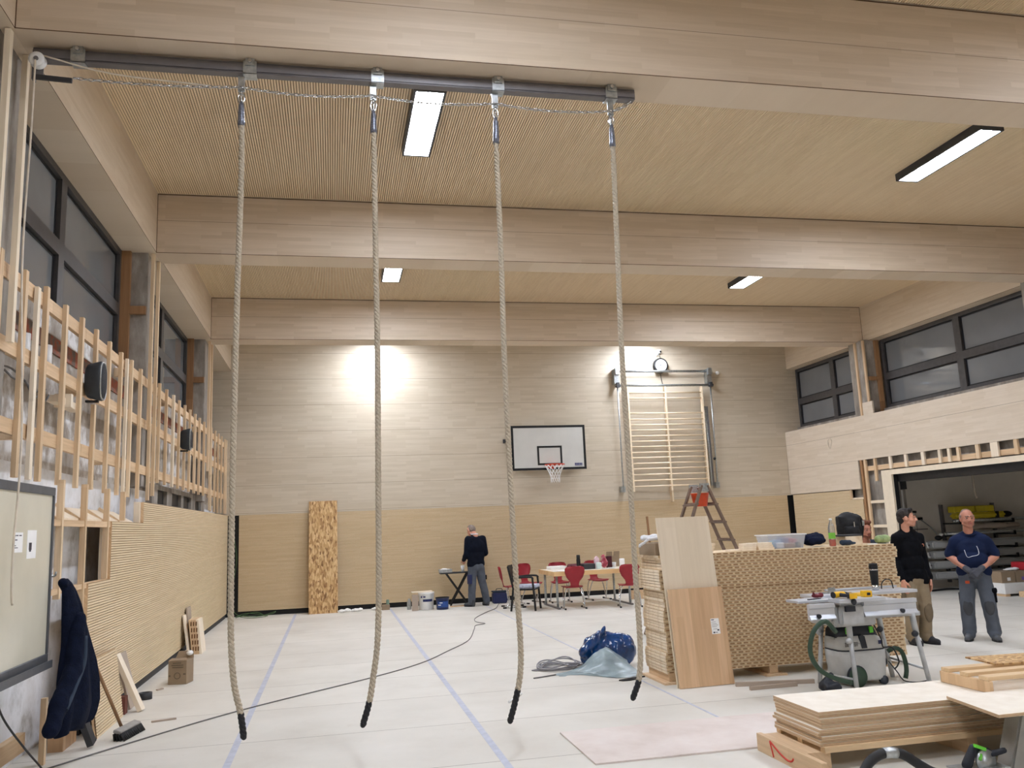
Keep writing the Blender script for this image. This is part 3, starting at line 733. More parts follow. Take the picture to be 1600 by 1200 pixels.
for i in range(4):
    x = -2.055 + i * .036
    mb = MB().prism([(0, 0), (.42, 0), (.42, .50), (0, .50)], (x, 13.72, 0), (0, 1, 0), Vector((-.12, 0, 1)).normalized(), (.033, 0, 0), 0)
    if i < 3:
        for k in range(5): mb.prism([(.02, 0), (.04, 0), (.04, .06), (.02, .06)], (x - .012 - .0095 * k, 13.716, .05 + k * .09), (1, 0, 0), (0, 0, 1), (0, .004, 0), 1)
    lo = min(p.z for p in mb.v)
    solo('panel_offcut', mb, [M['pine'] if i < 3 else M['paleboard'], M['slots']], ['slotted panel offcut standing nearest the wall in the leaning stack', 'slotted panel offcut second in the leaning stack', 'slotted panel offcut third in the leaning stack', 'plain pale panel offcut in front of the leaning slotted offcuts'][i], 'panel offcut', (x, 13.9, 0), 0, 'offcuts leaning on the slatted panels')
M['card'] = plain('brown_cardboard', C(150, 130, 106), .8, var=.04, vs=5)
M['cardprint'] = plain('cardboard_print', C(104, 92, 74), .8)
cb = thing('cardboard_box', 'brown cardboard box with dark print standing by the slatted wall panels', 'cardboard box', (-1.79, 11.15, 0), R_(-12))
part('carton', MB().box(-.11, .11, -.11, .11, 0, .27), M['card'], cb, bev=.004)
part('flap', MB().prism([(0, 0), (.22, 0), (.20, .09), (.02, .09)], (-.11, .11, .27), (1, 0, 0), (0, .5, .86), (0, .004, .003)).prism([(0, 0), (.22, 0), (.20, .07), (.02, .07)], (-.11, -.11, .27), (1, 0, 0), (0, .9, .3), (0, -.003, .004)), M['card'], cb)
pm = MB().box(-.07, .07, -.1135, -.1105, .215, .225).box(-.055, .045, -.1135, -.1105, .24, .25).box(-.06, .07, -.1135, -.1105, .19, .2)
part('symbol', MB().tube([(.035 * math.cos(a), -.1125, .10 + .035 * math.sin(a)) for a in [k * math.pi / 8 for k in range(16)]], .004, 5, closed=True), M['cardprint'], cb)
pm.box(.07, .10, -.1135, -.1105, .11, .125).box(-.10, -.08, -.1135, -.1105, .09, .11)
part('lettering', pm, M['cardprint'], cb)
solo('foam_scrap', MB().ell((-1.70, 11.2, .335), (.04, .05, .03)), M['white'], 'white scrap lying on the cardboard box flap', 'scrap', (-1.70, 11.28, .272))
tr = thing('tape_roll', 'dark grey roll of tape lying on the floor by the black plinth', 'tape roll', (-2.0, 10.22, 0))
part('roll', MB().lathe([(.045, 0), (.07, 0), (.07, .07), (.045, .07), (.045, 0)], 24, (-2.0, 10.22, 0), caps=False), M['blackgrey'], tr, True)
for i, (x, y, a) in enumerate(((-1.58, 8.95, .3), (-1.95, 10.75, 1.0))):
    solo('wood_splinter', MB().cbox((x, y, .008), (.22 if i == 0 else .09, .03, .014), 0, a), M['greyboard'], ['flat grey splinter of wood by the broom head', 'little chip of wood on the floor before the cardboard box'][i], 'splinter', (x, y, 0))

# ================================================================== rope rail under the first beam
RY = 6.33
rr = thing('rope_rail', 'grey rail under the big ceiling beam from which the climbing ropes hang', 'rope rail', (.2, RY, 5.28))
part('track', MB().box(-2.14, 2.54, RY - .04, RY + .04, 5.225, 5.237).box(-2.14, 2.54, RY - .04, RY - .032, 5.237, 5.305).box(-2.14, 2.54, RY + .032, RY + .04, 5.237, 5.305).box(-2.14, 2.54, RY - .04, RY + .04, 5.305, 5.315), M['rail'], rr, True, bev=.006, seg=2)
for x in (-1.83, -.605, .372, 1.352, 2.328):
    c = part('clamp', MB().box(x - .05, x + .05, RY - .048, RY - .041, 5.215, 5.325).box(x - .05, x + .05, RY - .048, RY + .048, 5.214, 5.222).box(x - .05, x + .05, RY + .041, RY + .048, 5.215, 5.335).box(x - .035, x + .035, RY - .06, RY - .049, 5.28, 5.338), M['galv'], rr, True)
    part('bolt', MB().cyl((x, RY - .062, 5.312), (x, RY - .078, 5.312), .016, 6), M['steel'], c, True)
pu = part('pulley', MB().lathe([(.02, -.03), (.055, -.03), (.055, -.02), (.035, -.008), (.035, .008), (.055, .02), (.055, .03), (.02, .03)], 24, (-2.09, RY - .075, 5.19), Matrix.Rotation(R_(90), 4, 'X')), M['white'], rr, True, 'white pulley wheel')
part('pulley_bracket', MB().box(-2.135, -2.12, RY - .05, RY + .01, 5.06, 5.25).cyl((-2.09, RY - .115, 5.19), (-2.09, RY - .03, 5.19), .016, 12).box(-2.12, -2.06, RY - .04, RY - .03, 5.1, 5.24), M['rail'], rr, True)
part('end_bar', MB().bar((-2.12, RY - .05, 5.075), (-1.86, RY - .05, 5.062), .02, .035), M['blackgrey'], rr, True, 'dark bar below the pulley')
ch = MB()
def links(a, b, sag, r=.0045):
    a, b = Vector(a), Vector(b); n = max(2, int((b - a).length / .035)); P = []
    for i in range(n + 1):
        t = i / n; p = a.lerp(b, t); p.z -= sag * 4 * t * (1 - t); P.append(p)
    for i in range(n):
        d = (P[i + 1] - P[i]); m_ = (P[i] + P[i + 1]) / 2; d.normalize()
        s = Vector((0, 0, 1)) if i % 2 else Vector((0, 1, 0)); s = (s - d * s.dot(d)).normalized()
        ch.tube([m_ + d * (.022 * math.cos(q)) + s * (.010 * math.sin(q)) for q in [k * math.pi / 4 for k in range(8)]], r, 4, closed=True)
xs = [-1.86, -.67, .337, 1.328, 2.325]
for a, b in zip(xs, xs[1:]): links((a, RY - .02, 5.10 if a < -1 else 5.115), (b, RY - .02, 5.115), .02 if a < -1 else .035)
links((2.345, RY - .02, 5.12), (2.50, RY - .02, 5.21), .01, .008)
part('chain', ch, M['steel'], rr, True)
solo('pull_cord', MB().tube(spline([(-2.09, RY - .12, 5.17), (-2.085, 6.19, 4.6), (-2.07, 6.12, 3.6), (-1.975, 6.0, 2.4), (-1.955, 5.9, 1.7), (-1.94, 5.87, 1.40), (-1.95, 5.92, 1.34)], .08), .007, 8).tube(spline([(-2.05, RY - .10, 5.22), (-1.6, RY - .03, 5.15), (-.9, RY, 5.12)], .1), .006, 6), M['cord'], 'thin pale pull cord hanging from the pulley down past the whiteboard', 'cord', (-2.09, RY - .12, 5.17))

R = [[(-.672, 4.90), (-.664, 4.70), (-.666, 4.27), (-.681, 3.517), (-.69, 2.794), (-.698, 2.053), (-.698, 1.429), (-.693, .995), (-.668, .696), (-.626, .516), (-.601, .348)],
     [(.338, 4.86), (.337, 4.70), (.338, 3.792), (.340, 2.985), (.331, 2.021), (.326, 1.375), (.31, .928), (.275, .667), (.246, .509), (.2, .358)],
     [(1.325, 4.84), (1.324, 4.70), (1.327, 3.819), (1.32, 2.985), (1.328, 2.088), (1.341, 1.322), (1.355, .858), (1.345, .631), (1.308, .463), (1.254, .294)],
     [(2.323, 4.86), (2.323, 4.70), (2.306, 3.845), (2.288, 2.986), (2.289, 1.96), (2.284, 1.273), (2.287, .795), (2.263, .53), (2.202, .378)]]
RL = ['climbing rope hanging nearest the pulley end of the rail, in front of the back corner', 'climbing rope second from the pulley end of the rail', 'climbing rope third from the pulley end, in front of the basketball backboard', 'climbing rope at the free end of the rail, before the wall bars']
for xh, pts, lab in zip(xs[1:], R, RL):
    t = thing('climbing_rope', lab, 'climbing rope', (xh, RY, 4.9), 0, 'twisted climbing ropes with black ends')
    path = spline([(x, RY, z) for x, z in pts], .012); n = len(path)
    cut = next(i for i, p in enumerate(path) if p.z < .50 and i > n * .8)
    rp, bl = path[:cut], path[cut - 1:]
    def strands(P, r, off, lay, ph0):
        mb = MB()
        d = 0.0; L = [0.0]
        for a, b in zip(P, P[1:]): d += (b - a).length; L.append(d)
        for k in range(3):
            q = []
            for i, p in enumerate(P):
                tg = (P[min(i + 1, len(P) - 1)] - P[max(i - 1, 0)]).normalized()
                u_ = Vector((0, 1, 0)); w_ = tg.cross(u_).normalized()
                a = ph0 + 2 * math.pi * (L[i] / lay + k / 3)
                q.append(p + (u_ * math.cos(a) + w_ * math.sin(a)) * off)
            mb.tube(q, r, 7)
        return mb, L[-1]
    mb, Ln = strands(rp, .0118, .0118, -.095, 0)
    part('rope', mb, M['rope'], t, True)
    mb, _ = strands(bl, .0138, .0105, -.095, -2 * math.pi * Ln / .095)
    mb.tube([p for p in bl], .017, 10); mb.ell(bl[-1], .019)
    part('end_sleeve', mb, M['ropeend'], t, True, 'black rubber sleeve')
    p0 = Vector((xh, RY, 4.9))
    s = MB().tube([(p0.x, RY, p0.z + .10), (p0.x, RY, p0.z + .06), (p0.x, RY, p0.z - .02), path[5], path[9]], [.012, .021, .024, .026, .025], 12)
    part('thimble_sleeve', s, plain('taped_splice', C(120, 124, 136), .35, .5, var=.25, vs=80), t, True, 'shiny wrapped splice')
    c = MB().tube([(p0.x + .022 * math.cos(a), RY, p0.z + .135 + .045 * math.sin(a)) for a in [k * math.pi / 7 for k in range(14)]], .0065, 8, closed=True)
    part('shackle', c, M['steel'], t, True)
    part('swivel', MB().cyl((xh, RY, 5.06), (xh, RY, 5.09), .012, 10).tube([(xh, RY + .018 * math.cos(a), 5.035 + .03 * math.sin(a)) for a in [k * math.pi / 6 for k in range(12)]], .006, 6, closed=True), M['steel'], t, True)
    part('hanger_plate', MB().box(xh - .025, xh + .025, RY - .006, RY + .006, 5.085, 5.212).cyl((xh, RY - .012, 5.105), (xh, RY + .012, 5.105), .012, 10), M['galv'], t, True)
# ================================================================== things along the back wall
solo('osb_board', MB().prism([(0, 0), (.61, 0), (.61, 2.42), (0, 2.42)], (-.51, 19.02, 0), (1, 0, 0), Vector((0, .14, 1)).normalized(), (0, .022, -.003)), M['osb'], 'tall OSB sheet leaning against the back wall', 'OSB board', (-.2, 19.0, 0))

# basketball board
M['bbwhite'] = plain('backboard_grey_white', C(204, 203, 196), .5, var=.02, vs=3); M['bbblack'] = plain('backboard_black_lines', C(14, 14, 14), .5)
M['orange'] = plain('rim_orange_red', C(206, 66, 36), .4); M['net'] = plain('net_cord', C(240, 238, 236), .8); M['blueprint'] = plain('blue_print', C(44, 50, 110), .5)
BY, bx0, bx1, bz0, bz1 = 19.20, 4.085, 5.885, 2.935, 3.985
bb = thing('basketball_backboard', 'white basketball backboard with black border, orange rim and white net on the back wall', 'basketball hoop', (4.98, BY, 2.94))
part('board', MB().box(bx0, bx1, BY, BY + .03, bz0, bz1), M['bbwhite'], bb, True)
f = MB(); w = .055; yy0, yy1 = BY - .003, BY + .0305
f.box(bx0, bx1, yy0, BY + .001, bz1 - w, bz1).box(bx0, bx1, yy0, BY + .001, bz0, bz0 + w).box(bx0, bx0 + w, yy0, BY + .001, bz0 + w, bz1 - w).box(bx1 - w, bx1, yy0, BY + .001, bz0 + w, bz1 - w)
part('border', f, M['bbblack'], bb, True)
q0, q1, r0, r1 = 4.70, 5.30, 3.05, 3.50
f = MB(); w = .045
f.box(q0, q1, yy0, BY + .001, r1 - w, r1).box(q0, q1, yy0, BY + .001, r0, r0 + w).box(q0, q0 + w, yy0, BY + .001, r0 + w, r1 - w).box(q1 - w, q1, yy0, BY + .001, r0 + w, r1 - w)
part('target_square', f, M['bbblack'], bb, True)
rc = Vector((5.0, BY - .40, 3.03))
part('rim', MB().tube([rc + Vector((.225 * math.cos(a), .225 * math.sin(a), 0)) for a in [k * math.pi / 16 for k in range(32)]], .011, 8, closed=True), M['orange'], bb, True)
f = MB().box(4.93, 5.07, BY - .012, BY - .003, 2.96, 3.06).prism([(-.10, 0), (.10, 0), (.13, .20), (-.13, .20)], (5.0, BY - .012, 3.03), (1, 0, 0), (0, -1, 0), (0, 0, .008))
f.bar((4.93, BY - .01, 2.96), (4.92, rc.y + .20, 3.02), .02, .008).bar((5.07, BY - .01, 2.96), (5.08, rc.y + .20, 3.02), .02, .008)
part('rim_bracket', f, M['orange'], bb, True)
f = MB(); N = 12
def npt(k, j):
    a = 2 * math.pi * (k + .5 * (j % 2)) / N
    r = (.222, .19, .155, .125, .105, .10, .105)[j]; z = (0, -.07, -.14, -.21, -.28, -.35, -.41)[j]
    return rc + Vector((r * math.cos(a), r * math.sin(a), z))
for k in range(N):
    f.tube([npt(k, 0), npt(k, 1), npt(k + 1, 2), npt(k + 1, 3), npt(k + 2, 4), npt(k + 2, 5), npt(k + 3, 6)], .0075, 5)
    f.tube([npt(k, 0), npt(k - 1, 1), npt(k, 2), npt(k - 1, 3), npt(k, 4), npt(k - 1, 5), npt(k, 6)], .0075, 5)
part('net', f, M['net'], bb, True)
for x in (4.3, 5.66):
    part('support_arm', MB().bar((x, BY + .03, 3.75), (x, YB - .004, 3.75), .05, .05).bar((x, BY + .03, 3.15), (x, YB - .004, 3.15), .05, .05).box(x - .03, x + .03, YB - .03, YB - .002, 3.0, 3.9), M['galv'], bb, True)
part('side_bracket', MB().box(3.93, 4.02, YB - .06, YB - .002, 3.60, 3.69), M['blackgrey'], bb, True)
# small blue print at the lower corner: lettering too blurred to read, kept as a short row of blocks
f = MB(); x = 5.60
for wd, h in ((.034, .05), (.030, .05), (.034, .05), (.026, .05), (.034, .05), (.030, .05)):
    f.box(x, x + wd - .008, BY - .003, BY + .001, 3.035, 3.035 + h); f.box(x + .003, x + wd - .010, BY - .0031, BY - .0029, 3.035 + h * .45, 3.035 + h * .55); x += wd
f.box(5.60, x - .008, BY - .003, BY + .001, 3.018, 3.028)
part('lettering', f, M['blueprint'], bb, True)

# wall bars in their swing frame
M['bars'] = wood('wall_bar_wood', C(236, 216, 184), C(243, 226, 198), 'X', 'Z', 1.0, .1, [], rough=.45, third='Y')
ws = thing('wall_bars', 'pale wooden wall bars in a steel swing frame high on the back wall', 'wall bars', (8.0, 19.3, 2.4))
for x in (7.03, 8.0, 8.96):
    part('upright', MB().box(x - .02, x + .02, 19.19, 19.29, 2.36, 4.90), M['bars'], ws, True)
for z in (4.75, 4.61, 4.24, 4.09, 3.96, 3.83, 3.69, 3.56, 3.43, 3.29, 3.165, 3.03, 2.90, 2.76, 2.62, 2.48):
    part('rung', MB().tube([(7.0, 19.215, z), (8.99, 19.215, z)], .019, 10), M['bars'], ws, True)
for z in (5.29, 4.93):
    part('cross_tube', MB().tube([(6.72, 19.27 if z > 5 else 19.22, z), (9.30 if z > 5 else 9.24, 19.27 if z > 5 else 19.22, z)], .03, 12), M['galv'], ws, True)
for x, z0 in ((6.79, 2.44), (9.22, 2.47)):
    part('side_rod', MB().tube([(x, 19.27, z0), (x, 19.24, 4.93)], .018, 10), M['galv'], ws, True)
    part('wall_bracket', MB().box(x - .07, x + .05, 19.24, YB - .003, 4.98, 5.34).box(x - .05, x + .05, 19.18, 19.24, 5.2, 5.36), M['galv'], ws, True)
    part('foot_bracket', MB().box(x - .05, x + .05, 19.26, YB - .003, z0 - .08, z0 + .06), M['galv'], ws, True)
    part('hinge', MB().box(x - .035, x + .035, 19.17, 19.25, 4.88, 5.0).cyl((x - .06, 19.22, 4.93), (x + .06, 19.22, 4.93), .04, 10), M['blackgrey'], ws, True)
part('swing_tube', MB().tube([(9.07, 19.27, 2.45), (9.05, 19.27, 4.40)], .028, 10), M['galv'], ws, True)
part('swing_tube', MB().tube([(9.12, 19.28, 2.45), (9.10, 19.28, 4.40)], .022, 10), M['rail'], ws, True)
part('knob', MB().ell((9.17, 19.22, 3.10), .035), M['black'], ws, True)
part('lock_post', MB().box(8.02, 8.06, 19.28, YB - .003, 2.1, 2.4), M['bars'], ws, True)
cl = thing('wall_clock', 'round black rimmed wall clock above the wall bars', 'clock', (7.97, YB - .07, 5.44))
My = Matrix.Rotation(R_(90), 4, 'X')
part('case', MB().lathe([(.0, -.06), (.17, -.06), (.19, -.03), (.19, .05), (.165, .075), (.15, .06)], 28, (7.97, YB - .075, 5.44), My), M['black'], cl, True)
part('face', MB().lathe([(.0, .0625), (.15, .0635)], 28, (7.97, YB - .075, 5.44), My), M['white'], cl, True)
part('hand', MB().bar((7.97, YB - .1415, 5.44), (7.99, YB - .1415, 5.53), .012, .004, (0, 1, 0)).bar((7.97, YB - .1415, 5.44), (7.91, YB - .1415, 5.46), .014, .004, (0, 1, 0)), M['ink'], cl, True)
solo('clock_cable', MB().tube(spline([(7.98, YB - .03, 5.24), (8.0, YB - .02, 5.1), (8.03, YB - .015, 4.95)], .03), .008, 6), M['darkcable'], 'short black cable hanging below the wall clock', 'cable', (7.98, YB - .03, 5.24))
sn = thing('motion_sensor', 'small white sensor on the back wall above the clock', 'sensor', (7.97, YB, 5.78))
part('housing', MB().box(7.92, 8.02, YB - .08, YB - .002, 5.76, 5.86), M['white'], sn, True, bev=.012, seg=2)
part('lens', MB().ell((8.0, YB - .085, 5.80), .025), M['black'], sn, True)
part('bracket', MB().bar((7.95, YB - .05, 5.76), (7.90, YB - .02, 5.69), .03, .012).bar((7.95, YB - .04, 5.76), (8.0, YB - .02, 5.67), .03, .012), M['galv'], sn, True)
solo('wall_mounted_ball_stop', MB().ell((9.50, YB - .04, 5.26), (.05, .038, .045)), M['white'], 'small white ball stop on the back wall beside the wall bar frame', 'ball stop', (9.50, YB - .04, 5.26))
solo('green_wires', MB().tube(spline([(-2.08, 19.33, 1.7), (-2.02, 19.30, 1.2), (-2.09, 19.31, .6), (-2.05, 19.25, .12), (-1.7, 19.1, .02), (-1.3, 19.05, .05), (-1.2, 19.15, .10), (-1.5, 19.2, .02), (-1.95, 19.0, .06), (-1.7, 18.9, .012), (-1.35, 18.98, .03), (-1.8, 19.15, .09), (-2.0, 19.05, .02), (-1.6, 18.95, .12), (-1.4, 19.1, .02)], .05), .006, 6), plain('green_insulation', C(76, 106, 66), .6), 'tangled green wires in the back corner below the black slot', 'wires', (-1.8, 19.1, 0))

# buckets, cans and scraps at the wall
M['navyplastic'] = plain('navy_plastic', C(36, 46, 88), .45); M['lid'] = plain('cream_lid', C(240, 232, 218), .5)
def bucket(name, lab, c, r0, r1, h, body, band, cat):
    t = thing(name, lab, cat, c)
    part('body', MB().lathe([(r0 * .97, 0), (r0, .01), (r1 * .98, h - .04), (r1 * 1.03, h - .035), (r1 * 1.03, h - .005), (r1, h)], 28), body, t)
    return t
t = bucket('paint_bucket', 'white plaster bucket with a blue label band and a pale board lying on it', (1.95, 18.55, 0), .15, .17, .36, M['white'], None, 'bucket')
def band(a0, a1, r, z0, z1, n=10): 
    vs = [(r * math.sin(a), -r * math.cos(a), z) for z in (z0, z1) for a in [a0 + (a1 - a0) * k / n for k in range(n + 1)]]
    return vs, [(k, k + 1, n + 2 + k, n + 1 + k) for k in range(n)]
mb = MB(); mb.add(*band(-.55, .75, .1665, .17, .22)); part('label_band', mb, M['navyplastic'], t)
mb = MB(); mb.add(*band(-.5, -.2, .168, .255, .285, 4)); mb.add(*band(-.85, -.65, .167, .25, .29, 4)); mb.add(*band(-.35, -.15, .1675, .185, .205, 3)); mb.add(*band(.0, .5, .1675, .185, .205, 5)); part('lettering', mb, M['blueprint'], t)
part('handle', MB().tube([(.17 * math.cos(a), -.02, .30 + .11 * math.sin(a) * -1) for a in [k * math.pi / 10 for k in range(11)]], .005, 6), M['galv'], t)
solo('board_piece', MB().cbox((1.86, 18.55, .371), (.44, .26, .018)), M['paleboard'], 'pale board lying on top of the white bucket', 'board piece', (1.86, 18.55, .362), bev=.002)
solo('board_piece', MB().box(1.63, 1.76, 18.36, 18.40, 0, .33), M['greyboard'], 'brownish board standing in front of the white bucket', 'board piece', (1.7, 18.38, 0))
solo('spray_can', MB().lathe([(.045, 0), (.045, .17), (.03, .195), (.03, .225), (.0, .23)], 16, (1.60, 18.75, 0)), M['galv'], 'small grey can beside the white bucket', 'can', (1.60, 18.75, 0))
t = bucket('paint_bucket', 'dark navy paint pail with blue label beside the white bucket', (2.27, 18.35, 0), .125, .14, .25, M['navyplastic'], None, 'bucket')
mb = MB(); mb.add(*band(-.9, .9, .141, .05, .17, 12)); part('label_band', mb, plain('bright_blue_label', C(40, 74, 140), .5), t)
mb = MB(); mb.add(*band(-.55, -.1, .1425, .135, .15, 4)); mb.add(*band(-.8, -.35, .1425, .09, .105, 4)); part('lettering', mb, M['paper'], t)
part('lid', MB().lathe([(.0, .25), (.148, .25), (.148, .235), (.14, .23)], 28), M['blackgrey'], t)
solo('small_carton', MB().box(1.03, 1.20, 18.95, 19.08, 0, .11), M['card'], 'small brown carton on the floor at the black plinth left of the buckets', 'carton', (1.12, 19.0, 0), bev=.004)
solo('glass_jar', MB().lathe([(.03, 0), (.035, .01), (.035, .08), (.028, .09), (.028, .105)], 16, (1.16, 19.02, .11)), plain('greenish_glass', C(150, 176, 160), .15, trans=.4), 'little greenish jar on the small carton', 'jar', (1.16, 19.02, .11))
for i, (x, y, s) in enumerate(((.22, 18.98, .14), (.50, 19.05, .12), (.90, 19.1, .09))):
    solo('paper_scrap', baked(MB().ell((x, y, .035), (s, .05, .03)).ell((x + s * .6, y - .02, .045), (s * .5, .04, .03)), .012, 2, .02, 14, 1, i), M['paper'], ['crumpled white paper beside the OSB sheet', 'white scrap between the OSB sheet and the buckets', 'small white scrap near the small carton'][i], 'paper scrap', (x, y, 0))
solo('rag', baked(MB().ell((2.36, 19.14, .03), (.12, .07, .03)).ell((2.44, 19.20, .03), (.07, .05, .025)), .012, 2, .02, 14, 1, 4), plain('pale_blue_rag', C(150, 186, 196), .9), 'pale blue rag lying by the plinth behind the navy pail', 'rag', (2.35, 19.1, 0))
solo('wood_strip', MB().cbox((2.75, 18.72, .012), (.55, .05, .022), 0, .05), M['beech'], 'thin wooden strip lying on the floor under the folding stand', 'wood strip', (2.75, 18.72, 0))
t = thing('tool_bag', 'dark blue tool case with wires on the floor behind the standing man', 'tool case', (3.62, 18.95, 0))
part('case', MB().box(-.16, .16, -.10, .10, 0, .24), M['navyplastic'], t, bev=.02, seg=2)
part('lid', MB().box(-.165, .165, -.105, .105, .241, .27), M['bluegreycloth'], t, bev=.01)
part('handle', MB().tube(spline([(-.07, 0, .27), (-.06, 0, .31), (.06, 0, .31), (.07, 0, .27)], .02), .008, 6), M['darkcable'], t)
t = thing('folding_stand', 'folding stand on crossed black legs with things on its small top', 'folding stand', (2.62, 18.85, 0))
M['chrome'] = M['steel']
part('top', MB().box(2.30, 2.98, 18.78, 19.05, .70, .73), M['blackgrey'], t, True, bev=.006)
for y in (18.82, 19.0):
    part('leg', MB().bar((2.44, y, .70), (2.92, y + .015, .012), .03, .03), M['black'], t, True)
    part('leg', MB().bar((2.90, y - .018, .70), (2.50, y - .018, .012), .03, .03), M['black'], t, True)
part('foot', MB().box(2.46, 2.52, 18.79, 19.04, 0, .03), M['white'], t, True, 'pale foot')
t = thing('metal_tray', 'pale metal tray lying on the folding stand', 'tray', (2.42, 18.9, .731))
part('dish', MB().box(2.28, 2.56, 18.80, 19.02, .731, .741).box(2.28, 2.56, 18.80, 18.81, .741, .80).box(2.28, 2.56, 19.01, 19.02, .741, .80).box(2.28, 2.29, 18.81, 19.01, .741, .80).box(2.55, 2.56, 18.81, 19.01, .741, .80), M['galv'], t, True)
part('contents', baked(MB().ell((2.40, 18.91, .79), (.10, .08, .03)).ell((2.46, 18.9, .785), (.07, .08, .025)), .012, 2, .01, 18), M['paper'], t, True)
solo('cup', MB().lathe([(.033, 0), (.042, .13), (.039, .13), (.03, .006)], 20, (2.80, 18.86, .731)), M['white'], 'white cup on the folding stand beside the standing man', 'cup', (2.80, 18.86, .731))

# table with red chairs
M['table'] = wood('beech_table', C(226, 186, 130), C(238, 202, 150), 'X', 'Y', 1.2, .08, [], third='Z'); M['tabletop'] = plain('pale_table_top', C(244, 234, 216), .35, var=.02, vs=3)
TX0, TX1, TY0, TY1 = 4.33, 6.02, 16.72, 18.0
t = thing('work_table', 'beech edged table with steel legs near the back wall', 'table', (5.2, 17.35, 0))
part('table_top', MB().box(TX0, TX1, TY0, TY1, .705, .735), M['tabletop'], t, True, bev=.004)
part('edge_frame', MB().box(TX0 - .012, TX1 + .012, TY0 - .012, TY0, .65, .737).box(TX0 - .012, TX1 + .012, TY1, TY1 + .012, .65, .737).box(TX0 - .012, TX0, TY0, TY1, .65, .737).box(TX1, TX1 + .012, TY0, TY1, .65, .737), M['table'], t, True)
for x in (TX0 + .08, TX1 - .08):
    for y in (TY0 + .15, TY1 - .15):
        part('leg', MB().cyl((x, y, .03), (x, y, .705), .024, 12), M['galv'], t, True)
    part('foot_rail', MB().bar((x, TY0 + .02, .02), (x, TY1 - .02, .02), .045, .03), M['rail'], t, True)
M['red'] = plain('red_plastic_shell', C(150, 34, 44), .4, var=.03)
def chair(label, loc, rz):
    t = thing('school_chair', label, 'chair', loc, rz, 'red chairs around the table')
    n = 9
    def shell(pts, hw, th):   # strip: centre line pts (y,z), half widths hw -> thin curved shell
        vs, fs = [], []
        for i, ((y, z), w_) in enumerate(zip(pts, hw)):
            for k in range(n):
                u_ = -1 + 2 * k / (n - 1); vs.append((u_ * w_, y - .035 * (1 - u_ * u_) * (1 if i > 3 else 0) * -1, z - (.012 * (1 - u_ * u_) if i <= 3 else 0)))
        for i in range(len(pts) - 1):
            for k in range(n - 1): fs.append((i * n + k, i * n + k + 1, (i + 1) * n + k + 1, (i + 1) * n + k))
        m_ = len(vs); vs2 = [(x, y + th * .7, z - th) for x, y, z in vs]
        allf = [tuple(reversed(f)) for f in fs] + [tuple(i + m_ for i in f) for f in fs]
        L = len(pts)
        rim = [k for k in range(n)] + [i * n + n - 1 for i in range(1, L)] + [(L - 1) * n + k for k in reversed(range(n - 1))] + [i * n for i in reversed(range(1, L - 1))]
        for a, b in zip(rim, rim[1:] + rim[:1]): allf.append((a, b, b + m_, a + m_))
        mb = MB(); mb.add(vs + vs2, allf, 0, True); return mb
    part('seat', shell([(-.22, .425), (-.19, .445), (0, .44), (.13, .435), (.17, .442)], [.17, .205, .205, .18, .12], .012), M['red'], t)
    part('backrest', shell([(.17, .442), (.195, .46), (.205, .50), (.215, .55), (.225, .63), (.24, .72), (.255, .79), (.262, .83), (.265, .845)], [.11, .09, .085, .10, .165, .20, .20, .17, .10], .010), M['red'], t)
    for s in (-1, 1):
        part('leg', MB().tube(spline([(s * .12, -.16, .425), (s * .17, -.14, .40), (s * .20, -.02, .20), (s * .21, .05, .03), (s * .21, .03, .018)], .05), .0115, 8).tube([(s * .21, .22, .014), (s * .21, -.22, .014)], .0115, 8), M['steel'], t)
        part('leg', MB().tube(spline([(s * .12, .10, .425), (s * .16, .12, .39), (s * .20, .10, .20), (s * .21, .06, .03)], .05), .0115, 8), M['steel'], t)
        for y in (-.205, .205): part('foot_glide', MB().box(s * .21 - .014, s * .21 + .014, y - .035, y + .035, 0, .03), M['black'], t)
    part('seat_bracket', MB().box(-.13, .13, -.17, -.14, .412, .426).box(-.13, .13, .09, .12, .412, .426), M['black'], t)
    return t
ch0 = chair('red chair with its back to the viewer at the near side of the table', (4.72, 16.80, 0), R_(176))
def rc_(label, loc, rz):
    c = dup(ch0, loc, R_(rz), label); return c
rc_('red chair partly hidden by the fourth rope at the far end of the near side', (5.80, 16.50, 0), 168)
rc_('red chair on the far side of the table facing the viewer, behind the near chair', (4.86, 18.34, 0), -6)
rc_('red chair on the far side of the table, its legs seen under the table', (5.74, 18.40, 0), 4)
rc_('red chair at the table end beside the black armchair', (4.24, 18.55, 0), 22)
rc_('red chair half hidden behind the third rope and the black armchair', (3.70, 17.82, 0), 84)
ac = thing('armchair', 'black framed armchair with a patterned grey cushion left of the table', 'armchair', (3.82, 17.12, 0), R_(65))
for s in (-1, 1):
    part('leg', MB().bar((s * .26, -.24, 0), (s * .26, -.20, .64), .035, .035), M['black'], ac)
    part('leg', MB().bar((s * .25, .26, 0), (s * .25, .20, .45), .035, .035).bar((s * .25, .20, .44), (s * .25, .30, .88), .035, .035), M['black'], ac)
    part('arm', MB().tube(spline([(s * .26, -.21, .62), (s * .26, -.18, .655), (s * .26, .0, .66), (s * .26, .24, .64)], .04), .02, 8), M['black'], ac)
part('seat', MB().box(-.25, .25, -.24, .22, .40, .43), M['black'], ac, bev=.006)
part('backrest', MB().bar((0, .235, .55), (0, .30, .90), .48, .02, (0, 1, 0)), M['black'], ac)
M['cushion'] = patchy('patterned_cushion', [C(120, 126, 150), C(196, 200, 214), C(150, 156, 176)], 14, rough=.9, bump=.2)
part('cushion', MB().box(-.25, .25, -.27, .20, .432, .50), M['cushion'], ac, bev=.03, seg=3)

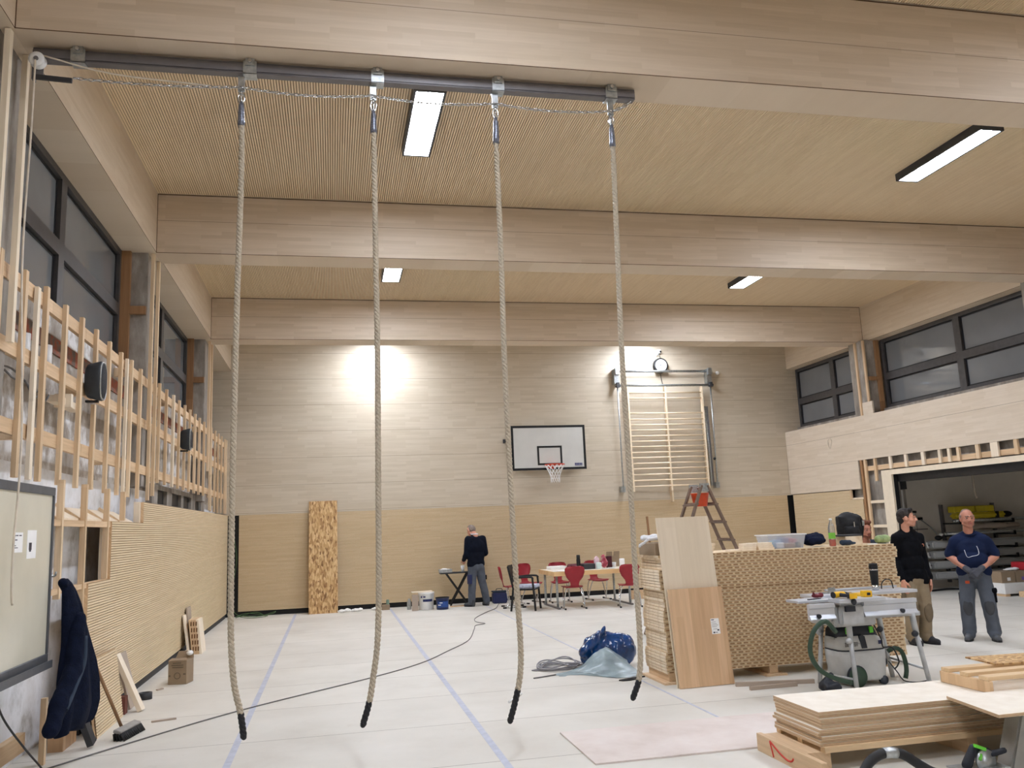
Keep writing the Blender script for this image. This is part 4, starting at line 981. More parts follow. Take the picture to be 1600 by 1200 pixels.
# things on the table
def on(x, y): return (x, y, .738)
tz = .7375
solo('thermos', MB().lathe([(.04, 0), (.042, .01), (.042, .20), (.036, .215), (.038, .22), (.038, .29), (.0, .295)], 20, (4.98, 17.2, tz)), M['black'], 'black thermos flask on the table', 'thermos', (4.98, 17.2, tz))
solo('paper_stack', MB().cbox((4.66, 17.78, tz + .03), (.36, .28, .06), 0, .1), M['paper'], 'low white stack of papers behind the near red chair', 'papers', (4.66, 17.78, tz), bev=.003)
solo('paper_stack', MB().cbox((4.52, 16.98, tz + .006), (.24, .32, .012), 0, .2), M['paper'], 'white sheets at the near corner of the table', 'papers', (4.52, 16.98, tz))
solo('plastic_box', MB().cbox((5.17, 17.15, tz + .055), (.26, .16, .11), 0, .1), M['blackgrey'], 'dark box with a pale side beside the thermos', 'box', (5.17, 17.15, tz), bev=.01)
solo('flat_case', MB().cbox((5.10, 17.55, tz + .05), (.5, .25, .10), 0, .12), plain('dark_red_cloth', C(92, 34, 44), .7), 'dark red bag lying behind the thermos', 'bag', (5.1, 17.55, tz), bev=.03)
solo('tissue_pack', MB().cbox((5.36, 17.02, tz + .065), (.10, .08, .13), 0, .1), plain('pale_green_pack', C(214, 232, 228), .5), 'small pale green pack standing at the middle of the table', 'pack', (5.36, 17.02, tz), bev=.01)
solo('milk_carton', MB().cbox((5.38, 17.22, tz + .10), (.09, .09, .20)).prism([(-.045, 0), (.045, 0), (0, .05)], (5.38, 17.175, tz + .2), (1, 0, 0), (0, 0, 1), (0, .09, 0)), plain('pink_white_carton', C(238, 206, 214), .5), 'pinkish white drink carton in the middle of the table', 'carton', (5.38, 17.22, tz))
solo('snack_bag', baked(MB().ell((5.52, 17.15, tz + .11), (.08, .05, .105)).cap((5.52, 17.15, tz + .19), (5.50, 17.15, tz + .23), .04, .05), .012, 2, .012, 20), patchy('printed_foil', [C(110, 24, 40), C(170, 60, 80), C(232, 200, 206)], 16, rough=.35, bump=.2), 'dark red printed snack bag on the table', 'bag', (5.52, 17.15, tz))
solo('coffee_pack', MB().cbox((5.66, 17.25, tz + .12), (.11, .08, .24), 0, .1), plain('wine_red_pack', C(66, 16, 26), .5), 'tall dark wine red pack on the table', 'pack', (5.66, 17.25, tz), bev=.008)
solo('plate', MB().lathe([(.05, 0), (.09, .012), (.085, .015), (.0, .006)], 24, (5.62, 16.98, tz)), M['white'], 'white plate lying on the table before the packs', 'plate', (5.62, 16.98, tz))
solo('mug', MB().lathe([(.04, 0), (.045, .09), (.041, .09), (.037, .008)], 20, (5.72, 17.0 + .25, tz)), M['white'], 'white mug near the end of the table', 'mug', (5.72, 17.25, tz)) if False else None
t = thing('mug', 'white mug with a blue print near the end of the table', 'mug', (5.80, 17.35, tz))
part('body', MB().lathe([(.04, 0), (.046, .10), (.042, .10), (.037, .008)], 20), M['white'], t)
part('handle', MB().tube([(-.045 - .028 * math.sin(a), 0, .05 + .03 * math.cos(a)) for a in [k * math.pi / 8 for k in range(9)]], .006, 6), M['red'], t)
solo('paper_bag', MB().cbox((5.90, 17.12, tz + .09), (.10, .07, .18), 0, .2), M['paper'], 'white paper bag standing before the brown carton', 'bag', (5.90, 17.12, tz), bev=.012)
t = thing('cardboard_box', 'open brown cardboard box on the far end of the table', 'cardboard box', (5.86, 17.72, tz), .05)
part('carton', MB().box(-.15, .15, -.12, .12, 0, .22), M['card'], t, bev=.004)
part('flap', MB().prism([(-.15, 0), (-.01, 0), (-.02, .10), (-.15, .10)], (0, -.12, .22), (1, 0, 0), (0, -.25, .97), (0, .004, 0)), M['card'], t)
part('flap', MB().prism([(.01, 0), (.15, 0), (.15, .10), (.02, .10)], (0, -.12, .22), (1, 0, 0), (0, -.2, .98), (0, .004, 0)), M['card'], t)
solo('wooden_crate', MB().box(6.35, 6.72, 17.9, 18.1, 0, .06).box(6.35, 6.72, 17.9, 17.92, .06, .18).box(6.35, 6.72, 18.08, 18.1, .06, .18).box(6.35, 6.37, 17.92, 18.08, .06, .18).box(6.70, 6.72, 17.92, 18.08, .06, .18), M['pine_y'], 'low wooden crate on the floor beyond the table', 'crate', (6.5, 18.0, 0))
# ================================================================== tall stack of slotted panels and what lies on it
M['pine_x'] = wood('pine_board_x', C(222, 190, 146), C(234, 206, 166), 'X', 'Z', 1.3, .3, [], rough=.6, grain=.12, third='Y')
M['panelwood'] = wood('slotted_panel_wood', C(224, 198, 158), C(234, 212, 176), 'X', 'Z', .9, .04, [], rough=.6, grain=.08, third='Y')
M['slotdark'] = plain('slot_inside', C(168, 130, 92), .85)
M['panelend'] = patchy('panel_end_grain', [C(196, 168, 132), C(232, 214, 188), C(246, 234, 214)], 5, bump=.1, seed=9)
PX0, PX1, PY0, PY1, PT, PP = 3.40, 6.24, 8.645, 9.255, .0268, .0304
def slotted(seed, jx):
    """one panel: long faces cut with a row of slots, mesh around its own origin (front left bottom corner)"""
    mb = MB(); L, W = PX1 - PX0, PY1 - PY0; d = .005; pit = .0775; sl = .052
    za, zb = .0065, .0205
    n = int((L - .05) / pit); x = .02 + jx
    xs_ = [0.0]
    for i in range(n):
        xs_ += [x, x + sl]; x += pit
    xs_.append(L)
    def q(a, b, c, e, mi): 
        k = len(mb.v); mb.v.extend(Vector(p) for p in (a, b, c, e)); mb.f.append((k, k + 1, k + 2, k + 3)); mb.m.append(mi); mb.s.append(False)
    q((0, 0, 0), (L, 0, 0), (L, 0, za), (0, 0, za), 0); q((0, 0, zb), (L, 0, zb), (L, 0, PT), (0, 0, PT), 0)
    for i in range(len(xs_) - 1):
        a, b = xs_[i], xs_[i + 1]
        if i % 2 == 0: q((a, 0, za), (b, 0, za), (b, 0, zb), (a, 0, zb), 0)
        else:
            q((a, d, za), (b, d, za), (b, d, zb), (a, d, zb), 1)
            q((a, 0, za), (b, 0, za), (b, d, za), (a, d, za), 1); q((a, d, zb), (b, d, zb), (b, 0, zb), (a, 0, zb), 1)
            q((a, 0, zb), (a, d, zb), (a, d, za), (a, 0, za), 1); q((b, 0, za), (b, d, za), (b, d, zb), (b, 0, zb), 1)
    q((0, W, 0), (0, 0, 0), (0, 0, PT), (0, W, PT), 2); q((L, 0, 0), (L, W, 0), (L, W, PT), (L, 0, PT), 2)
    q((L, W, 0), (0, W, 0), (0, W, PT), (L, W, PT), 0); q((0, 0, PT), (L, 0, PT), (L, W, PT), (0, W, PT), 0); q((0, W, 0), (L, W, 0), (L, 0, 0), (0, 0, 0), 0)
    return mb.mesh('slotted_panel', [M['panelwood'], M['slotdark'], M['panelend']])
SP = [slotted(0, 0), slotted(1, .034)]
pal = thing('pallet', 'timber skids carrying the tall stack of slotted panels', 'pallet', (4.8, 8.95, 0))
for x in (3.47, 4.62, 5.92):
    part('skid', MB().box(x - .05, x + .05, 8.66, 9.24, .022, .10), M['pine_y'], pal, True, bev=.003)
    part('foot_board', MB().box(x - .12, x + .12, 8.60, 9.28, 0, .0215), M['pine_y'], pal, True)
random.seed(11)
gx = gy = 0
for i in range(40):
    if i % 7 == 0: gx, gy = random.uniform(-.022, .022), random.uniform(-.010, .010)
    if i == 39: gx = -.01
    z = .1005 + i * PP
    o = _link('slotted_panel', SP[i % 2], None, (PX0 + gx + random.uniform(-.006, .006), PY0 + gy + random.uniform(-.003, .003), z))
    tag(o, 'slotted wooden panel lying in the tall stack of forty behind the leaning boards', 'wall panel', 'slotted panels in the tall stack')
TOP = .1005 + 39 * PP + PT
# leaning boards in front
M['birchpanel'] = wood('leaning_birch_panel', C(222, 206, 180), C(229, 214, 190), 'Z', 'X', 1.6, .12, [], rough=.5, grain=.04)
M['beechpanel'] = wood('leaning_beech_panel', C(206, 170, 132), C(224, 190, 152), 'Z', 'X', 1.1, .085, [], rough=.5, grain=.10)
def sheet(name, label, x0, y0, wd, h, lean, t, mat, dx=0.0):
    v = Vector((dx, lean, math.sqrt(h * h - lean * lean))).normalized(); uu = Vector((.995, .06, 0)).normalized()
    nn = uu.cross(v).normalized()
    mb = MB().prism([(0, 0), (wd, 0), (wd, h), (0, h)], (x0, y0, 0), uu, v, nn * -t)
    lo = min(p.z for p in mb.v)
    for p in mb.v: p.z -= lo
    return solo(name, mb, mat, label, 'board', (x0 + wd / 2, y0, 0))
sheet('birch_board', 'tall pale board leaning against the stack of slotted panels behind a beech board', 3.405, 8.395, .612, 1.72, .215, .019, M['birchpanel'], -.03)
bt = thing('beech_board', 'shorter beech board with a white label leaning in front of the tall pale board', 'board', (3.71, 8.36, 0))
o, u, v = Vector((3.41, 8.345, .004)), Vector((.995, .06, 0)).normalized(), Vector((-.012, .118, .97)).normalized(); n = u.cross(v).normalized()
part('panel', MB().prism([(0, 0), (.612, 0), (.612, .975), (0, .975)], o, u, v, n * -.022), M['beechpanel'], bt, True)
lb = part('paper_label', MB().prism([(.435, .50), (.53, .50), (.53, .655), (.435, .655)], o + n * .0005, u, v, n * .001), M['paper'], bt, True, 'white paper label')
pm = MB()
for a, b, c, d in ((.442, .475, .638, .646), (.442, .49, .618, .621), (.442, .50, .60, .603), (.442, .515, .585, .588), (.45, .47, .508, .522), (.475, .50, .512, .518), (.50, .52, .53, .545), (.442, .50, .57, .573), (.452, .5, .548, .551)):
    pm.prism([(a, c), (b, c), (b, d), (a, d)], o + n * .0017, u, v, n * .0005)
part('lettering', pm, M['ink'], lb, True)

# on top of the stack
M['tarp'] = plain('white_plastic_film', C(232, 234, 238), .3, var=.03)
t = thing('cardboard_box', 'flat cardboard box with a white label on the stack beside the fourth rope', 'cardboard box', (3.52, 8.9, TOP), .06)
part('carton', MB().box(-.16, .17, -.20, .22, .001, .13), M['card'], t, bev=.006)
part('shipping_label', MB().box(.02, .14, -.204, -.2005, .02, .10), M['paper'], t)
solo('plastic_film', baked(MB().cap((3.38, 8.78, TOP + .175), (3.66, 8.82, TOP + .20), .022, .03).cap((3.36, 9.0, TOP + .185), (3.66, 9.05, TOP + .20), .03, .03).cap((3.31, 8.72, TOP + .17), (3.30, 8.95, TOP + .10), .02, .016).cap((3.32, 8.75, TOP + .17), (3.4, 8.78, TOP + .175), .02, .022).cap((3.5, 8.8, TOP + .18), (3.5, 9.05, TOP + .19), .03, .03), .012, 2, .012, 16), M['tarp'], 'white plastic film heaped over the flat cardboard box on the stack', 'plastic film', (3.5, 8.9, TOP + .131))
solo('timber_stick', MB().bar((3.50, 9.15, TOP), (3.49, 9.17, TOP + .42), .02, .02), M['pine_dark'], 'thin upright stick on the stack behind the cardboard box', 'stick', (3.5, 9.16, TOP))
def block(x, y, dx, dy, z, h, label, rz=0.0, mat='panelend'):
    return solo('wood_block', MB().cbox((x, y, z + h / 2), (dx, dy, h), 0, rz), M[mat], label, 'wood block', (x, y, z), 0, 'wood offcuts on the tall stack', bev=.002)
z = TOP + .0005
for i in range(3): block(4.11 + .01 * i, 9.10, .20, .14, z + i * .0305, .03, ['lowest flat offcut of the small pile right behind the tall pale board', 'middle flat offcut of the small pile right behind the tall pale board', 'topmost flat offcut of the small pile right behind the tall pale board'][i], .1 * i)
block(4.33, 8.80, .14, .10, z, .02, 'thin pale offcut lying beside the ladder foot on the stack', .1, 'paleboard')
for i in range(3): block(4.49 + .004 * i, 8.78, .15, .13, z + i * .0265, .026, ['lowest block of the first small pile before the plastic tub', 'middle block of the first small pile before the plastic tub', 'top block of the first small pile before the plastic tub'][i], .03 * i)
for i in range(3): block(4.70 - .006 * i, 8.80, .19 - .01 * i, .13, z + i * .0265, .026, ['lowest block of the second small pile touching the plastic tub', 'middle block of the second small pile touching the plastic tub', 'top block of the second small pile touching the plastic tub'][i], -.05 * i)
# plastic tub with packets
M['clearplastic'] = plain('milky_clear_plastic', C(226, 230, 236), .25, var=.02, trans=.55, alpha=.55)
t = thing('plastic_tub', 'milky plastic tub full of packets on the stack', 'tub', (5.0, 8.95, z))
wl_ = MB()
for s in (-1, 1):
    wl_.prism([(-.20, 0), (.20, 0), (.235, .15), (-.235, .15)], (5.0, 8.95 + s * .12, z), (1, 0, 0), Vector((0, s * .1, 1)).normalized(), (0, s * .003, 0))
    wl_.prism([(-.12, 0), (.12, 0), (.135, .15), (-.135, .15)], (5.0 + s * .20, 8.95, z), (0, 1, 0), Vector((s * .22, 0, 1)).normalized(), (s * .003, 0, 0))
wl_.box(4.80, 5.20, 8.83, 9.07, z, z + .004)
part('tub_wall', wl_, M['clearplastic'], t, True)
rm = MB().box(4.755, 5.245, 8.80, 8.815, z + .145, z + .157).box(4.755, 5.245, 9.085, 9.10, z + .145, z + .157).box(4.755, 4.768, 8.815, 9.085, z + .145, z + .157).box(5.232, 5.245, 8.815, 9.085, z + .145, z + .157)
part('tub_rim', rm, M['white'], t, True)
cols = [C(90, 150, 196), C(52, 88, 150), C(150, 110, 96), C(236, 236, 240), C(180, 60, 90), C(70, 76, 88), C(132, 190, 214)]
labs = ['light blue packet inside the plastic tub', 'blue folded packet inside the plastic tub', 'brown packet inside the plastic tub', 'white packet inside the plastic tub', 'pink packet at the right end inside the plastic tub', 'dark grey packet inside the plastic tub', 'pale blue bottle shaped packet at the left end inside the plastic tub']
for i, (x, y, dx, dy, h, zz) in enumerate(((4.95, 8.98, .10, .09, .09, 0), (5.05, 9.0, .10, .10, .11, 0), (5.06, 8.88, .12, .07, .05, 0), (4.94, 8.87, .09, .05, .06, 0), (5.16, 8.98, .05, .10, .10, 0), (5.16, 8.87, .05, .06, .06, 0), (4.85, 8.93, .06, .08, .08, 0))):
    solo('packet', MB().cbox((x, y, z + .006 + h / 2), (dx * .96, dy * .96, h), 0, .05 * i), plain('packet_colour_%d' % i, cols[i], .5), labs[i], 'packet', (x, y, z + .006), 0, 'packets in the plastic tub', bev=.008)
# dark clothes
M['darkcloth'] = plain('dark_blue_cloth', C(22, 28, 48), .95, var=.15, vs=18, bump=.4, bs_=70, spec=.15)
solo('folded_jacket', baked(MB().cap((5.34, 8.98, TOP + .075), (5.52, 9.0, TOP + .09), .055, .06).cap((5.36, 9.05, TOP + .11), (5.55, 9.08, TOP + .13), .04, .03).cap((5.34, 8.86, TOP + .07), (5.45, 8.86, TOP + .065), .05, .04).ell((5.44, 8.96, TOP + .065), (.14, .10, .05)), .014, 4, .016, 9, .8, 2), M['darkcloth'], 'dark blue clothes heaped on the stack beside the plastic tub', 'clothes', (5.4, 8.9, TOP))
solo('work_glove', baked(MB().cap((5.63, 8.72, TOP + .038), (5.72, 8.72, TOP + .036), .032, .03).cap((5.72, 8.72, TOP + .03), (5.78, 8.71, TOP + .028), .02, .015), .01, 3, .006, 20), M['bluegreycloth'], 'blue grey bundled glove on the stack edge right of the bottle', 'glove', (5.68, 8.72, TOP))
# bottle
t = thing('plastic_bottle', 'clear plastic bottle with a green label and red drink on the stack', 'bottle', (5.545, 8.78, z))
M['clear'] = plain('clear_bottle', C(236, 240, 242), .08, var=.01, trans=.85, ior=1.2, alpha=.75)
part('bottle_body', MB().lathe([(.030, 0), (.037, .01), (.037, .20), (.030, .235), (.014, .275), (.014, .29)], 20), M['clear'], t)
part('drink', MB().lathe([(.028, .003), (.034, .012), (.034, .075), (.0, .076)], 20), plain('red_drink', C(200, 66, 30), .3), t)
part('bottle_label', MB().lathe([(.0375, .085), (.0378, .09), (.0378, .145), (.0375, .15)], 20, caps=False), plain('green_label', C(126, 196, 70), .5), t)
part('bottle_cap', MB().lathe([(.0, .29), (.017, .29), (.017, .31), (.0, .312)], 16), M['white'], t)
# box, tablet, backpack, green cushion
solo('offcut_block', MB().cbox((5.83, 8.88, z + .05), (.22, .17, .10)), M['panelend'], 'pale block of glued panel offcuts below the dark tablet', 'wood block', (5.83, 8.88, z), bev=.003)
solo('tablet', MB().cbox((5.79, 8.88, z + .1105), (.30, .17, .018)), M['blackgrey'], 'dark flat tablet lying on the pale block beside the backpack', 'tablet', (5.79, 8.88, z + .101), bev=.004)
bp = thing('backpack', 'black backpack standing on the far end of the tall stack', 'backpack', (5.99, 9.12, z + .008), R_(-12))
b_ = MB().cbox((0, 0, .17), (.26, .13, .30)).ell((0, -.01, .17), (.15, .10, .175)).ell((0, 0, .26), (.135, .085, .11)).ell((.09, 0, .07), (.06, .09, .07)).ell((-.09, 0, .07), (.06, .09, .07))
part('bag_body', baked(b_, .011, 5, .008, 10, 1, 1), M['darkcloth'] if False else plain('black_nylon', C(15, 15, 19), .7, var=.15, bump=.3, bs_=120), bp)
part('front_pocket', baked(MB().cbox((0, -.08, .12), (.17, .05, .16)).ell((0, -.085, .12), (.10, .045, .09)), .009, 4, .004, 14), bpy.data.materials['black_nylon'], bp)
part('zip_puller', MB().box(.015, .027, -.128, -.118, .19, .25), M['steel'], bp)
part('shoulder_strap', MB().tube(spline([(.10, .05, .33), (.155, .02, .30), (.17, 0, .2), (.15, .02, .06)], .03), .016, 6), bpy.data.materials['black_nylon'], bp)
part('buckle', MB().box(.16, .185, -.02, .02, .20, .26), M['galv'], bp)
solo('cushion', baked(MB().cap((6.14, 8.80, z + .05), (6.28, 8.84, z + .052), .045, .045), .01, 3, .006, 14), patchy('green_cloth', [C(96, 116, 82), C(146, 166, 112), C(186, 198, 150)], 10, bump=.3), 'green rolled towel at the far end of the tall stack', 'towel', (6.2, 8.83, z))
solo('white_strip', MB().cbox((5.98, 8.68, z + .006), (.10, .05, .01), 0, .3), M['paper'], 'white scrap of card below the backpack', 'card scrap', (5.98, 8.68, z))

# step ladder behind the stack
M['ladder'] = plain('weathered_ladder_wood', C(120, 100, 86), .75, var=.10, vs=14)
ld = thing('step_ladder', 'weathered wooden double ladder standing behind the tall stack', 'ladder', (5.48, 12.1, 0))
apx, apz = 5.48, 2.17
for s in (-1, 1):
    for y in (11.9, 12.32):
        part('rail', MB().bar((apx + s * .045, y + (.02 if y < 12 else -.02), apz), (apx + s * .92, y + (-.06 if y < 12 else .06), .0), .028, .07, (0, 1, 0)), M['ladder'], ld, True)
    for k in range(1, 8):
        zz = k * .27; f_ = (apz - zz) / apz; x = apx + s * (.045 + (.92 - .045) * f_)
        part('rung', MB().bar((x, 11.88 - .06 * f_, zz), (x, 12.34 + .06 * f_, zz), .06, .03, (s * .4, 0, 1)), M['ladder'], ld, True)
for y in (11.92, 12.30):
    part('hinge', MB().box(apx - .07, apx + .07, y - .025, y + .025, apz - .09, apz + .03).cyl((apx, y - .03, apz - .02), (apx, y + .03, apz - .02), .03, 10), M['galv'], ld, True)
t = thing('orange_bucket', 'orange bucket hanging inside the top of the wooden ladder', 'bucket', (5.48, 12.10, 1.86))
part('body', MB().lathe([(.095, 0), (.10, .005), (.135, .19), (.14, .19), (.14, .20), (.132, .20), (.098, .01)], 24), plain('orange_plastic', C(226, 84, 44), .45), t)
part('handle', MB().tube([(.137 * math.cos(a), 0, .19 + .10 * math.sin(a)) for a in [k * math.pi / 10 for k in range(11)]], .005, 6), M['galv'], t)

# ================================================================== bag, tarp and cable on the floor before the stack
M['bluebag'] = plain('blue_bin_bag', C(14, 62, 118), .14, var=.25, vs=7, spec=.8, bump=.8, bs_=14)
M['greytarp'] = plain('grey_plastic_sheet', C(140, 156, 160), .35, var=.12, vs=6, bump=.5, bs_=14)
b_ = MB().ell((3.15, 10.0, .20), (.26, .22, .20)).ell((3.33, 9.95, .19), (.20, .20, .19)).ell((2.95, 9.90, .17), (.13, .12, .14)).cap((2.88, 9.84, .20), (3.10, 9.88, .40), .08, .045).cap((3.10, 9.88, .40), (3.14, 9.88, .47), .045, .02)
solo('bin_bag', baked(b_, .015, 3, .030, 8.5, .55, 1), M['bluebag'], 'shiny blue bin bag lying on the floor before the tall stack', 'bin bag', (3.13, 9.8, 0))
tp = MB(); n = 26
def tarp_z(u, v):
    w_ = math.sin(math.pi * min(1, max(0, u))) 
    return .012 + max(0, (.24 * math.exp(-((u - .70) / .30) ** 2 - ((v - .95) / .45) ** 2)) + .035 * mnoise.noise(Vector((u * 6, v * 5, 2))) * w_ + .02 * mnoise.noise(Vector((u * 15, v * 11, 5))) * w_)
vs = []
for i in range(n + 1):
    for j in range(n + 1):
        u, v = i / n, j / n
        near = 9.58 - .42 * u + .10 * math.sin(u * 7) * (u > .1); far = 9.76 - .06 * u + .03 * math.sin(u * 9)
        x = 2.47 + .86 * u; x = min(x, 3.37)
        vs.append((x + .02 * math.sin(v * 8 + u * 5), near + (far - near) * v, tarp_z(u, v) * (.3 + .7 * min(1, u * 2.2)) * (1.0 if v > .12 else .35 + 5 * v)))
fs = [(i * (n + 1) + j, (i + 1) * (n + 1) + j, (i + 1) * (n + 1) + j + 1, i * (n + 1) + j + 1) for i in range(n) for j in range(n)]
k_ = len(vs); vs += [(x, y, max(.001, z_ - .004)) for x, y, z_ in vs]; fs += [tuple(reversed([a + k_ for a in f])) for f in fs]
solo('plastic_sheet', MB().add(vs, fs, 0, True), M['greytarp'], 'grey plastic sheet crumpled on the floor in front of the blue bag', 'plastic sheet', (2.9, 9.4, 0))
co = MB(); random.seed(5)
for k in range(7):
    cx, cy, rx, ry = 2.62 + random.uniform(-.05, .05), 10.12 + random.uniform(-.05, .05), .24 + random.uniform(-.05, .05), .20 + random.uniform(-.05, .04)
    co.tube([(cx + rx * math.cos(a), cy + ry * math.sin(a), .014 + .015 * k * (.6 + .4 * math.sin(a * 2 + k))) for a in [q * math.pi / 14 for q in range(28)]], .008, 6, closed=True)
co.tube(spline([(2.45, 10.12, .012), (2.36, 10.10, .009), (2.28, 10.06, .009), (2.36, 10.02, .009), (2.5, 9.98, .012)], .03), .008, 6)
solo('cable_coil', co, plain('silver_grey_cable', C(150, 148, 152), .4), 'coil of grey cable on the floor beside the blue bag', 'cable coil', (2.8, 10.0, 0))
solo('cable_end', MB().tube(spline([(2.46, 9.66, .010), (2.30, 9.60, .008), (2.18, 9.56, .008)], .03), .008, 6), M['cable'], 'end of a grey cable poking out under the grey plastic sheet', 'cable', (2.3, 9.6, 0))
solo('strap_end', MB().tube(spline([(3.0, 9.03, .008), (3.12, 9.08, .010), (3.2, 9.06, .009), (3.12, 9.01, .008), (3.02, 9.02, .008), (3.16, 9.10, .008), (3.33, 9.14, .008)], .03), .008, 6), M['darkcable'], 'dark looped strap on the floor at the stack corner', 'strap', (3.15, 9.06, 0))
# long cable across the floor
solo('extension_cable', MB().tube(spline([(-2.2, 7.38, .008), (-1.71, 8.08, .008), (-.88, 9.14, .008), (.43, 10.43, .008), (1.1, 11.25, .008), (1.56, 12.14, .008), (2.0, 13.1, .008), (2.30, 14.4, .008), (2.42, 14.95, .008), (2.62, 15.15, .008), (2.52, 15.5, .008), (2.60, 16.1, .008), (2.95, 17.0, .008), (3.3, 17.75, .008), (3.5, 18.5, .008), (3.60, 18.82, .008)], .06), .006, 6), M['cable'], 'long grey cable winding across the whole floor to the back wall', 'cable', (.43, 10.43, 0))
solo('white_stick', MB().cyl((1.66, 8.40, .012), (1.86, 8.75, .012), .011, 8), M['white'], 'short white stick lying on the floor between the second and third rope', 'stick', (1.76, 8.57, 0))
solo('floor_board', MB().prism([(1.81, 6.085), (4.25, 6.085), (4.25, 7.06), (1.81, 7.06)], (0, 0, .0005), (1, 0, 0), (0, 1, 0), (0, 0, .012)), patchy('pinkish_grey_board', [C(206, 192, 182), C(218, 206, 198), C(226, 217, 210)], 2.0, rough=.6, bump=.05), 'thin pinkish grey board lying flat on the floor before the plywood stack', 'board', (2.6, 6.6, 0))
solo('batten_strip', MB().bar((3.97, 8.26, .02), (4.75, 8.10, .02), .035, .04), M['greyboard'], 'grey batten on the floor under the tall stack, the one nearer the stack', 'batten', (4.4, 8.2, 0))
solo('batten_strip', MB().bar((4.02, 8.04, .018), (5.0, 8.20, .018), .04, .034) if False else MB().bar((4.01, 8.03, .018), (4.52, 8.042, .018), .04, .034), M['greyboard'], 'grey batten on the floor before the tall stack, nearer the viewer', 'batten', (4.4, 8.04, 0))

# ================================================================== plywood stack on its pallet
pp = thing('pallet', 'rough timber pallet with a red hand painted mark under the plywood sheets', 'pallet', (4.4, 5.6, 0))
mk = part('end_board', MB().box(3.035, 3.075, 5.18, 6.04, 0, .122), M['pine_y'], pp, True, bev=.002)
for x0, x1 in ((3.08, 3.26), (4.32, 4.40), (5.60, 5.68)):
    part('block', MB().box(x0, x1, 5.44, 6.02, .0, .115), M['pine_y'], pp, True)
part('deck_rail', MB().box(3.20, 5.70, 5.40, 5.46, .115, .150), M['pine_x'], pp, True)
part('deck_rail', MB().box(3.20, 5.70, 5.98, 6.04, .115, .150), M['pine_x'], pp, True)
part('deck_rail', MB().box(3.20, 5.70, 5.69, 5.75, .115, .150), M['pine_x'], pp, True)
rd = MB(); pk = [(5.84, .108), (5.80, .01)], [(5.84, .108), (5.70, .055), (5.60, .035), (5.55, .045), (5.53, .065)]
for L_ in pk: rd.tube(spline([(3.0345, y, z_) for y, z_ in L_], .02), .007, 6)
part('painted_mark', rd, plain('red_marker', C(206, 62, 50), .6), mk, True, 'red hand painted angular mark')
random.seed(3)
names = ['bottom', 'second', 'third', 'fourth', 'fifth', 'sixth', 'seventh', 'eighth', 'ninth', 'tenth']
zz = .1505
for i in range(10):
    dx, dy = random.uniform(-.015, .015), random.uniform(-.010, .010)
    if i == 9: dx = dy = 0
    solo('plywood_sheet', MB().box(3.19 + dx, 5.69 + dx, 5.42 + dy, 6.03 + dy, zz, zz + .0196), M['ply'],
         ('topmost plywood sheet of the low stack, its pale face in view' if i == 9 else names[i] + ' plywood sheet from below in the low stack on the marked pallet'), 'plywood sheet', (3.19 + dx, 5.42 + dy, zz), 0, 'plywood sheets on the marked pallet')
    zz += .0226
PZ = zz - .0030
cr = thing('crate_lid', 'pale timber crate lid with slats lying on the end of the plywood stack', 'crate lid', (4.9, 5.7, PZ))
part('end_plank', MB().box(4.57, 4.60, 5.455, 5.97, PZ + .0015, PZ + .085), M['beech'], cr, True, bev=.004)
part('end_plank', MB().box(5.60, 5.63, 5.455, 5.97, PZ + .0015, PZ + .085), M['beech'], cr, True)
for y in (5.90, 5.70, 5.51): part('slat', MB().box(4.60 - .03 + (5.88 - y) * .0, 5.64, y - .04, y + .05, PZ + .0855, PZ + .115), M['pine_x'], cr, True, bev=.003)
part('deck', MB().box(4.601, 5.60, 5.46, 5.96, PZ + .0015, PZ + .012), M['ply'], cr, True)
solo('osb_offcut', MB().cbox((5.28, 5.98, PZ + .122), (.62, .36, .012), 0, -.08), M['osb'], 'piece of OSB lying on the crate lid', 'OSB board', (5.28, 5.98, PZ + .1155))
solo('loose_ply_board', MB().prism([(0, 0), (1.5, 0), (1.5, .595), (.10, .595)], (4.10, 4.85, PZ + .001), (1, 0, 0), (0, 1, 0), (0, 0, .020)), M['ply'], 'pale board resting partly on the plywood stack above the steel leg', 'board', (4.8, 5.1, PZ + .001))
lg = thing('steel_support', 'grey steel support with sloping sides carrying the pale board', 'steel support', (4.66, 4.99, 0))
part('body', MB().prism([(-.47, 0), (.47, 0), (.33, PZ), (-.33, PZ)], (4.66, 4.92, 0), (1, 0, 0), (0, 1e-9, 1), (0, .14, 0)), plain('dull_steel', C(150, 148, 142), .5, .6, var=.08, vs=6), lg, True, bev=.012, seg=2)
# hose and saw on the floor at the front edge
hs = thing('suction_hose', 'thick black suction hose arching up at the front edge of the floor', 'hose', (3.4, 4.98, 0))
part('hose', MB().tube(spline([(3.12, 4.93, .03), (3.17, 4.96, .09), (3.25, 4.98, .165), (3.36, 4.99, .200), (3.48, 4.99, .185), (3.58, 4.98, .12), (3.66, 4.96, .07), (3.74, 4.94, .045), (3.80, 4.93, .036)], .02), .030, 14), M['darkcable'], hs, True)
part('tape_wrap', MB().tube(spline([(3.355, 4.99, .200), (3.40, 4.99, .2015), (3.445, 4.99, .194)], .02), .0325, 14), M['galv'], hs, True, 'silver tape')
M['fgreen'] = plain('bright_green_plastic', C(104, 206, 58), .4); M['toolblack'] = plain('navy_black_plastic', C(24, 28, 38), .5)
pw = thing('plunge_saw', 'dark hand held saw with green buttons on the floor beside the steel support', 'hand saw', (4.04, 4.95, 0))
part('base_plate', MB().box(3.84, 4.18, 4.90, 5.06, .055, .065), M['galv'], pw, True)
